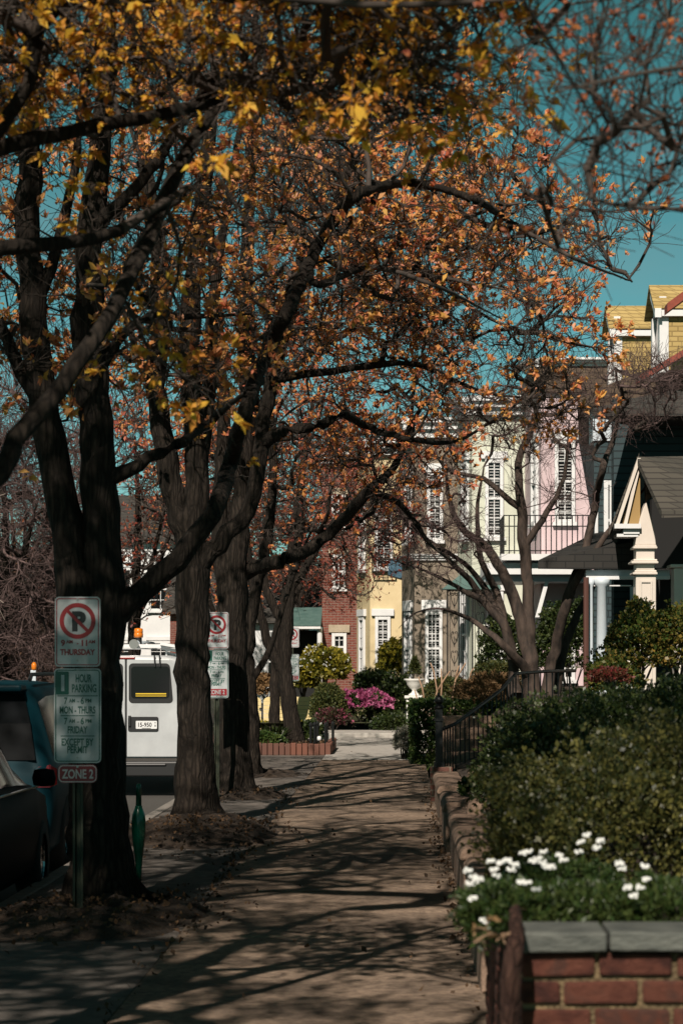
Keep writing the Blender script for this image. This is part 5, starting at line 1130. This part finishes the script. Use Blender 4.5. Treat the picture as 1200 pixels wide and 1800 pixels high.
# ------------------------------------------------------------------ trees
def street_tree(seed, base, label, limbs, ells, leaf, size, r0=.0035, flare=.75, twigs=5, bark='bark', twig='twig', lf=1.0, k=6, hi=None, tl=(.18, .5), seg=.22, group='street trees along the kerb', name='street_tree', up=.22, zmin=2.0, droop=0):
    t = Tree(seed)
    for l in limbs:
        pts, rad = l[0], l[1]; t.limb(pts, rad, ok_from=l[2] if len(l) > 2 else .25, own=len(l) > 3)
    t.crown(ells, seg, twigs, tl, up, droop, zmin=zmin)
    root = thing(name, base, label, 'tree', group)
    t.mesh(root, bark, twig, r0, flare=flare*1.35, z0=base[2])
    if leaf: t.foliage(root, leaf, size, k=k, frac=lf, hi=hi)
    return root
def gp(px, py):          # the point of level ground seen at px, py
    D = CH*F/(py-1170); return P(px, py, D)
# nearest street tree: trunk outside the frame on the left, limbs and gold leaves across the top
B0 = Vector((-2.2, 9.0, -.05))
street_tree(11, B0, 'nearest street maple, gold-leaved, its long grey limb rising from the left edge', [
    ([B0, (-2.18, 9, 1.2), (-2.15, 9, 2.2), (-2.2, 9.1, 3.6), (-2.3, 9.2, 5.2), (-2.2, 9.2, 7)], [.20, .16, .14, .11, .08, .04], .2),
    (LP(9.6, (-315, 990, 9), (-140, 935, 9.2), (0, 832, 9.5), (28, 772), (100, 690, 9.8), (200, 540, 10.1), (258, 425, 10.4), (350, 230, 10.9), (402, 180, 11.1), (520, 128, 11.5), (690, 80, 12)), [.07, .06, .042, .040, .036, .034, .032, .029, .027, .022, .012], .45),
    (LP(9.4, (-320, 700, 9), (-150, 500), (0, 436, 9.8), (110, 425, 10), (210, 402, 10.3), (330, 330, 10.6)), [.06, .045, .034, .03, .026, .012], .3),
    (LP(9.4, (-330, 500, 9.1), (-120, 330), (0, 262, 9.8), (110, 232, 10), (210, 214, 10.2), (350, 186, 10.6), (500, 128, 11), (640, 110, 11.5)), [.06, .045, .033, .031, .028, .024, .018, .01], .3),
    (LP(8, (-350, 100, 9.1), (100, -70, 9), (330, -30, 8.6), (560, 2, 8.2), (720, 8, 8), (930, -5, 7.8)), [.05, .03, .018, .015, .012, .008], .4),
    (LP(9, (20, 300, 9.6), (50, 150, 9.6), (70, 0, 9.6)), [.03, .026, .02], .2)],
    [E(330, 50, 9.8, 1.3, 1.2, .20, 190), E(620, 90, 9.6, .6, 1.2, .22, 100), E(120, 20, 10, .9, 1.4, .4, 50), E(820, 10, 8.5, .5, 1.2, .2, 24), E(300, 520, 10.6, .4, .4, .5, 6), ((.2, 9.8, 7.4), 2.0, 2.3, 1.3, 230),
     ((-5.0, 10.3, 9.8), 3.3, 2.6, 3.4, 560), ((-2.6, 12, 7.8), 2.2, 2.0, 1.2, 200), ((-5.3, 6.0, 7.4), 2.5, 2.4, 1.8, 420)], 'leaf_gold', .050, r0=.0024, twigs=5, lf=.85, k=10)  # high lobes out of view, placed to shade pavement, trunks and cars
# street tree behind the camera, lowest twigs in view, unseen crown lobes shaped to shade the street
Bm = Vector((-2.2, 1.2, -.05))
street_tree(12, Bm, 'street maple beside the viewer, crown mostly unseen and shaped to shade the street', [
    ([Bm, (-2.2, 1.2, 2), (-2.1, 1.3, 4), (-2, 1.5, 7)], [.2, .15, .12, .05], .4),
    ([(-2.15, 1.25, 3.2), (-1.2, 2.4, 4.0), (-.3, 4.0, 3.7), (.2, 5.0, 3.2), (.5, 5.6, 2.9)], [.03, .016, .009, .006, .003], .4),
    ([(-2.1, 1.3, 3.4), (-1.4, 3, 4.2), (-.9, 4.6, 3.6), (-.45, 5.4, 2.9), (-.3, 5.6, 2.65)], [.03, .014, .007, .004, .002], .4)],
    [E(420, 380, 5.5, .06, .2, .10, 2), ((-.2, 5.6, 7.7), 1.4, 1.4, .9, 170), ((-3.4, 2.2, 7.0), 2.4, 3.0, 2.0, 480), ((-5.4, 6.0, 9.0), 2.8, 3.6, 2.3, 900)],
    'leaf_maroon', .075, twigs=4, lf=.9, droop=.2, r0=.0022)
# first street tree in view, twin stemmed, beside the first sign
B1 = gp(176, 1598); D1 = B1.y
street_tree(21, B1, 'dark twin-stemmed street maple behind the nearest parking sign', [
    ([B1-Vector((0, 0, .1))]+LP(D1, (176, 1540), (172, 1400), (168, 1250), (156, 1120), (128, 1000), (104, 850), (80, 730), (64, 600), (52, 400), (56, 200), (62, 40), (70, -200), (90, -420)), [.22, .205, .185, .175, .165, .118, .10, .095, .09, .08, .07, .055, .03], .5),
    (LP(D1, (172, 1180), (186, 1080), (180, 980), (174, 850), (166, 700), (156, 560), (164, 400), (180, 250), (192, 80), (200, -200)), [.16, .145, .135, .125, .115, .105, .09, .075, .06, .04], .45),
    (LP(D1, (192, 1100, D1-.05), (228, 1058), (262, 1026), (312, 985), (360, 932), (386, 880), (402, 815, 17.9), (432, 720), (462, 635, 18.4), (505, 545), (560, 430, 19), (625, 345), (722, 322, 19.5), (830, 350), (905, 395, 20), (1000, 450), (1110, 495, 20.5)), [.12, .088, .08, .074, .068, .062, .058, .054, .05, .045, .04, .036, .03, .025, .02, .014, .007], .35),
    (LP(D1, (190, 842), (222, 828), (262, 806), (312, 782), (370, 740, 17.8), (430, 690)), [.07, .05, .045, .04, .03, .015], .2),
    (LP(D1, (82, 740), (42, 660), (14, 600), (-30, 520)), [.07, .05, .042, .03], .3),
    (LP(D1, (176, 660), (214, 592), (262, 556), (340, 556, 17.8), (440, 552, 18)), [.05, .034, .028, .022, .01], .2),
    (LP(D1, (60, 560), (100, 430), (130, 300), (150, 120)), [.05, .04, .032, .02], .3),
    (LP(D1, (166, 420), (240, 330), (330, 200, 18), (420, 60, 18.5)), [.05, .04, .03, .02], .3),
    (LP(D1, (505, 545, 18.7), (560, 500), (650, 470, 19.5), (760, 500), (880, 560, 20)), [.03, .025, .02, .015, .006], .2),
    (LP(D1, (180, 1560), (260, 1588, 17.2), (330, 1600, 17))+[], [.09, .06, .02], 2)],
    [E(120, 330, 17.4, 1.1, 1.4, 1.9, 130), E(420, 330, 18, 1.1, 1.6, 1.5, 130), E(720, 330, 19.5, 1.2, 1.5, 1.0, 150), E(1010, 400, 20.2, .7, 1.0, .4, 34), E(330, 600, 17.8, .9, .8, .5, 30), E(60, 620, 17, .5, .8, .5, 16),
     ((-2.8, 17.5, 9.4), 3.0, 3.0, 2.8, 240)], 'leaf_orange', .064, r0=.0027, twigs=6, lf=.55, k=9, hi=(7.0, .4))
# second street tree, thick trunk with spreading roots
B2 = gp(344, 1452); D2 = B2.y
street_tree(31, B2, 'broad street maple with spreading roots between the two parking signs', [
    ([B2-Vector((0, 0, .1))]+LP(D2, (344, 1440), (344, 1300), (341, 1180), (338, 1060), (334, 960), (310, 890), (290, 780), (276, 680), (284, 560), (270, 400), (250, 250), (240, 90), (235, -150)), [.23, .215, .19, .17, .16, .15, .125, .115, .105, .095, .085, .07, .055, .03], .5),
    (LP(D2, (338, 940), (348, 850), (338, 700), (334, 560), (346, 430), (360, 300), (380, 100), (390, -100)), [.15, .125, .115, .11, .095, .08, .06, .03], .4),
    (LP(D2, (350, 870), (366, 700), (372, 560), (384, 450), (410, 300), (440, 120)), [.09, .075, .065, .05, .04, .02], .4),
    (LP(D2, (350, 1000), (386, 955), (420, 918), (444, 870), (458, 780), (482, 640), (522, 520), (560, 425), (606, 335), (668, 250, 26), (720, 160)), [.13, .095, .085, .078, .07, .064, .057, .05, .043, .033, .016], .35),
    (LP(D2, (458, 782, 25.5), (500, 756, 25.8), (565, 748, 26), (602, 728), (650, 752, 26.5), (720, 772), (800, 776, 27), (880, 730)), [.075, .062, .055, .048, .04, .032, .022, .01], .25),
    (LP(D2, (480, 650, 25.5), (560, 655), (640, 645, 26), (730, 640), (850, 690, 26.5), (950, 700)), [.05, .042, .036, .028, .018, .008], .2),
    (LP(D2, (545, 460, 25.7), (640, 440), (740, 480, 26), (860, 560), (980, 600, 26.5)), [.04, .034, .026, .018, .008], .2),
    ([B2+Vector((.05, 0, .12))]+[gp(400, 1462)+Vector((0, 0, .03)), gp(440, 1476), gp(475, 1490)+Vector((0, 0, -.03))], [.10, .06, .035, .015], 2)],
    [E(330, 380, 25.4, 2.0, 2, 2.4, 160), E(640, 420, 25.8, 1.4, 1.8, 1.6, 190), E(810, 510, 26, 1.5, 1.6, 1.0, 190), E(960, 620, 26, .6, 1.0, .5, 34), E(860, 715, 26, 1.2, 1.0, .25, 40),
     ((-2.4, 25.4, 10.8), 3.2, 3, 2.0, 130)], 'leaf_orange', .070, r0=.0029, twigs=6, lf=.58, k=9, hi=(9.2, .3))
# third
B3 = gp(412, 1399); D3 = B3.y
street_tree(41, B3, 'furrowed street maple right behind the second parking sign', [
    ([B3-Vector((0, 0, .1))]+LP(D3, (412, 1395), (410, 1250), (406, 1100), (412, 1000), (426, 880), (438, 720), (432, 520), (440, 300), (450, 60)), [.23, .215, .19, .175, .165, .14, .12, .10, .07, .03], .4),
    (LP(D3, (408, 1100), (392, 1000), (386, 880), (392, 720), (380, 520), (360, 300)), [.14, .11, .10, .085, .07, .04], .4),
    (LP(D3, (418, 1020), (446, 1000), (490, 988, 31.5), (545, 964), (592, 925), (642, 870, 31), (692, 820), (722, 745), (760, 690, 30.5)), [.13, .10, .09, .082, .074, .064, .05, .034, .012], .35),
    (LP(D3, (650, 862, 31), (700, 884), (735, 926), (756, 958), (800, 990)), [.045, .04, .032, .024, .008], .2),
    (LP(D3, (432, 760), (500, 660), (580, 600), (680, 560, 31), (800, 640)), [.08, .065, .05, .035, .015], .3)],
    [E(420, 480, 32, 2.4, 2.2, 3.0, 170), E(660, 620, 31, 1.6, 1.6, 1.2, 110), E(700, 800, 31, .9, 1.0, .6, 40), ((-1.6, 32, 11), 3, 3, 1.8, 80)], 'leaf_rust', .08, twigs=5, lf=.7, k=6, hi=(8.5, .2))
B4 = gp(443, 1364); D4 = B4.y
street_tree(51, B4, 'slim street maple just left of the brick-edged planter', [
    ([B4-Vector((0, 0, .1))]+LP(D4, (443, 1355), (442, 1250), (436, 1150), (446, 1060), (468, 960), (480, 820), (470, 600), (480, 350)), [.12, .11, .10, .095, .09, .08, .065, .05, .03], .4),
    (LP(D4, (438, 1130), (420, 1020), (400, 880), (390, 700)), [.07, .06, .045, .02], .4),
    (LP(D4, (444, 1200), (470, 1150), (490, 1090), (520, 1000), (560, 900)), [.06, .05, .04, .03, .015], .4)],
    [E(470, 760, 38, 2.2, 2.2, 2.4, 170), E(620, 830, 38, 1.3, 1.5, 1.2, 60)], 'leaf_rust', .08, twigs=4, lf=.6, k=6)
B5 = gp(515, 1322); D5 = B5.y
street_tree(61, B5+Vector((0, 0, .1)), 'leaning forked street tree growing in the brick-edged planter', [
    ([B5]+LP(D5, (515, 1310), (510, 1250), (502, 1190), (480, 1150), (462, 1100), (440, 1000), (430, 880)), [.21, .175, .15, .135, .10, .085, .07, .04], .4),
    (LP(D5, (502, 1200), (503, 1120), (508, 1050), (525, 960), (530, 850), (550, 700)), [.125, .11, .10, .085, .065, .03], .4),
    (LP(D5, (504, 1100), (470, 1040), (460, 960), (480, 850)), [.10, .08, .07, .04], .4),
    (LP(D5, (512, 1040), (560, 960), (600, 900), (650, 850)), [.08, .06, .045, .02], .4)],
    [E(520, 880, 49, 2.6, 2.2, 2.2, 200), E(640, 930, 49, 1.2, 1.6, .9, 60)], 'leaf_red', .07, twigs=4, lf=.75, k=5, flare=.5)
B6 = Vector((X(482, 60.8), 60.8, .1))
street_tree(71, B6, 'straight thin-trunked tree before the yellow board fence', [
    ([B6]+LP(60.8, (482, 1280), (484, 1180), (490, 1100), (505, 1020), (520, 900), (540, 760)), [.13, .125, .115, .11, .10, .08, .04], .5),
    (LP(60.8, (486, 1140), (515, 1060), (550, 980), (600, 900)), [.08, .07, .05, .02], .4)],
    [E(560, 900, 61, 2.6, 2.4, 2.2, 190), E(660, 860, 60, 1.4, 1.6, 1.6, 70), E(600, 1010, 60, 1.5, 1.5, .7, 60)], 'leaf_red', .075, twigs=4, lf=.8, k=5, flare=.2)
# multi-stemmed tree in the yard on the right
BR = Vector((X(932, 40), 40, 1.15)); DR = 40
street_tree(81, BR, 'bare many-stemmed garden tree spreading over the hedge', [
    ([BR-Vector((0, 0, .15))]+LP(DR, (932, 1205), (930, 1120), (926, 1010), (918, 930), (911, 860), (914, 800), (938, 740), (950, 660)), [.14, .12, .10, .085, .077, .07, .058, .042, .015], .4),
    (LP(DR, (906, 1225, 39.8), (903, 1190), (896, 1140), (884, 1095), (850, 1058), (832, 1030), (790, 985, 39.6), (742, 940), (702, 905, 39.3), (660, 880)), [.11, .088, .075, .068, .06, .052, .043, .033, .021, .008], .3, 1),
    (LP(DR, (930, 1150), (906, 1062), (880, 1000), (850, 958, 40.4), (812, 930), (790, 880), (782, 800)), [.13, .10, .085, .07, .055, .04, .015], .3),
    (LP(DR, (962, 1225, 39.9), (964, 1190), (978, 1122), (1002, 1040, 39.6), (1030, 960), (1045, 880), (1060, 820, 39.3), (1078, 770), (1090, 690)), [.11, .092, .083, .075, .067, .06, .052, .042, .016], .3, 1),
    (LP(DR, (925, 1195), (880, 1130, 39.6), (822, 1086), (768, 1070, 39.4), (725, 1080), (700, 1105)), [.09, .055, .036, .02, .012, .004], .3),
    (LP(DR, (850, 1058), (800, 1030, 39.8), (745, 1002), (690, 985, 39.5)), [.06, .035, .02, .006], .3),
    (LP(DR, (905, 1120), (872, 1040, 40.3), (846, 985), (838, 900), (850, 820)), [.09, .06, .05, .035, .012], .3),
    (LP(DR, (885, 1090), (835, 1010, 40.5), (770, 960), (720, 930, 40.2)), [.07, .045, .03, .008], .3),
    (LP(DR, (916, 900), (882, 868), (850, 842), (800, 830), (760, 800)), [.06, .05, .04, .028, .01], .3),
    (LP(DR, (1002, 1040, 39.6), (1052, 958, 39.2), (1096, 900), (1150, 840, 39)), [.065, .05, .036, .012], .3),
    (LP(DR, (920, 960), (960, 900), (990, 840), (1000, 740)), [.06, .05, .035, .012], .3),
    (LP(DR, (975, 1225, 40.4), (985, 1160, 40.4), (1010, 1090, 40.5), (1060, 1000, 40.8), (1100, 960)), [.09, .08, .065, .045, .015], .3, 1)],
    [E(880, 740, 40, 1.6, 1.6, .7, 140), E(760, 880, 39.5, .9, 1.0, .8, 110), E(1080, 700, 39, 1.1, 1.3, .7, 120), E(980, 830, 40, 1.0, 1.0, .8, 55), E(790, 960, 39.5, .8, .8, .5, 64), E(690, 980, 39, .5, .7, .5, 22), E(1160, 660, 38, .6, 1, .35, 70)],
    None, .05, r0=.0025, bark='bark_twisted', twig='twig_plum', twigs=5, tl=(.2, .55), flare=.25, group=None, name='garden_tree')
# tree overhanging from the yard on the right, close and out of focus
BQ = Vector((3.1, 6.8, .9))
street_tree(91, BQ, 'overhanging garden tree, thin twigs with sparse orange leaves at the top right corner', [
    ([BQ, (3.05, 6.8, 2), (2.9, 6.7, 3.4), (2.7, 6.6, 5), (2.6, 6.6, 7)], [.2, .15, .12, .09, .04], .4),
    ([(2.95, 6.75, 2.8), P(1400, 400, 7.2), P(1250, 372, 7.3), P(1130, 366, 7.4), P(1040, 350, 7.6), P(980, 300, 7.8)], [.03, .012, .008, .006, .005, .003], .5),
    ([(2.85, 6.7, 3.5), P(1500, 60, 6.4), P(1250, 110, 6.2), P(1120, 130, 6.1), P(980, 160, 6)], [.03, .012, .008, .006, .003], .5)],
    [E(1090, 210, 7.4, .32, .6, .22, 34), E(1130, 60, 7.2, .3, .5, .14, 26), E(1040, 320, 8, .3, .7, .2, 24), ((2.6, 7.0, 6.0), 1.5, 2.6, 1.3, 90)],
    'leaf_maroon', .026, r0=.0016, twigs=4, lf=.75, k=8, group=None, name='garden_tree', seg=.16)
# far street trees, left and middle
def far_tree(seed, x, y, h, rx, label, leaf, size=.11, n=170, lf=.9, twig='twig', bark='bark', twigs=4, rz=None, tr=.007, group='trees farther down the street', zc=None):
    b = Vector((x, y, -.1)); t = Tree(seed); rg = np.random.default_rng(seed)
    fork = b+Vector((0, 0, h*.3))
    t.limb([b, b+Vector((.03, 0, h*.15)), fork, b+Vector((.1, .1, h*.6)), b+Vector((0, .1, h*.85))], [.2, .17, .15, .09, .03], ok_from=.3)
    for i in range(4):
        a = 1.57*i+rg.uniform(0, .8); q = fork+Vector((math.cos(a)*rx*.35, math.sin(a)*rx*.35, h*.2)); e = fork+Vector((math.cos(a)*rx*.7, math.sin(a)*rx*.7, h*.42))
        t.limb([fork+Vector((0, 0, rg.uniform(-.3, .5))), q, e], [.09, .06, .02], ok_from=.3)
    t.crown([((x, y, zc or h*.66), rx, rx, rz or h*.36, n)], .4, twigs, (.4, .95), .2)
    root = thing('street_tree', b, label, 'tree', group); t.mesh(root, bark, twig, tr, flare=.4, z0=b.z, split=.04)
    if leaf: t.foliage(root, leaf, size, k=5, frac=lf, jitter=.06)
    return root
far_tree(101, -7.2, 66, 9.5, 2.6, 'red-leaved tree glimpsed above the white van', 'leaf_red', .10, 260, .9)
far_tree(102, -9.2, 56, 8.0, 2.4, 'bare brown-twigged tree at the far left across the street', None, twigs=11, n=520, tr=.005, twig='twig_plum', zc=4.7, rz=4.0)
far_tree(103, -9.3, 44, 6.5, 1.9, 'pale-barked bare tree reaching in at the left edge', None, twig='twig_pale', bark='bark_pale', n=110, twigs=3, zc=3.6, rz=2.2)
far_tree(104, -3.4, 84, 11.5, 3.0, 'dense rust-leaved tree above the pale house', 'leaf_red', .11, 260, 1)
far_tree(105, -.9, 96, 12, 2.8, 'tall rust-leaved tree behind the brick house', 'leaf_red', .12, 200, 1)
far_tree(106, -5.6, 76, 10, 2.6, 'brown-leaved tree beyond the low red brick house wall', 'leaf_rust', .10, 220, .9)
far_tree(107, -11.2, 70, 7.5, 3.0, 'twiggy brown tree behind the teal car', 'leaf_dim', .09, twigs=9, n=420, tr=.0042, twig='twig_plum', zc=3.9, rz=3.4)
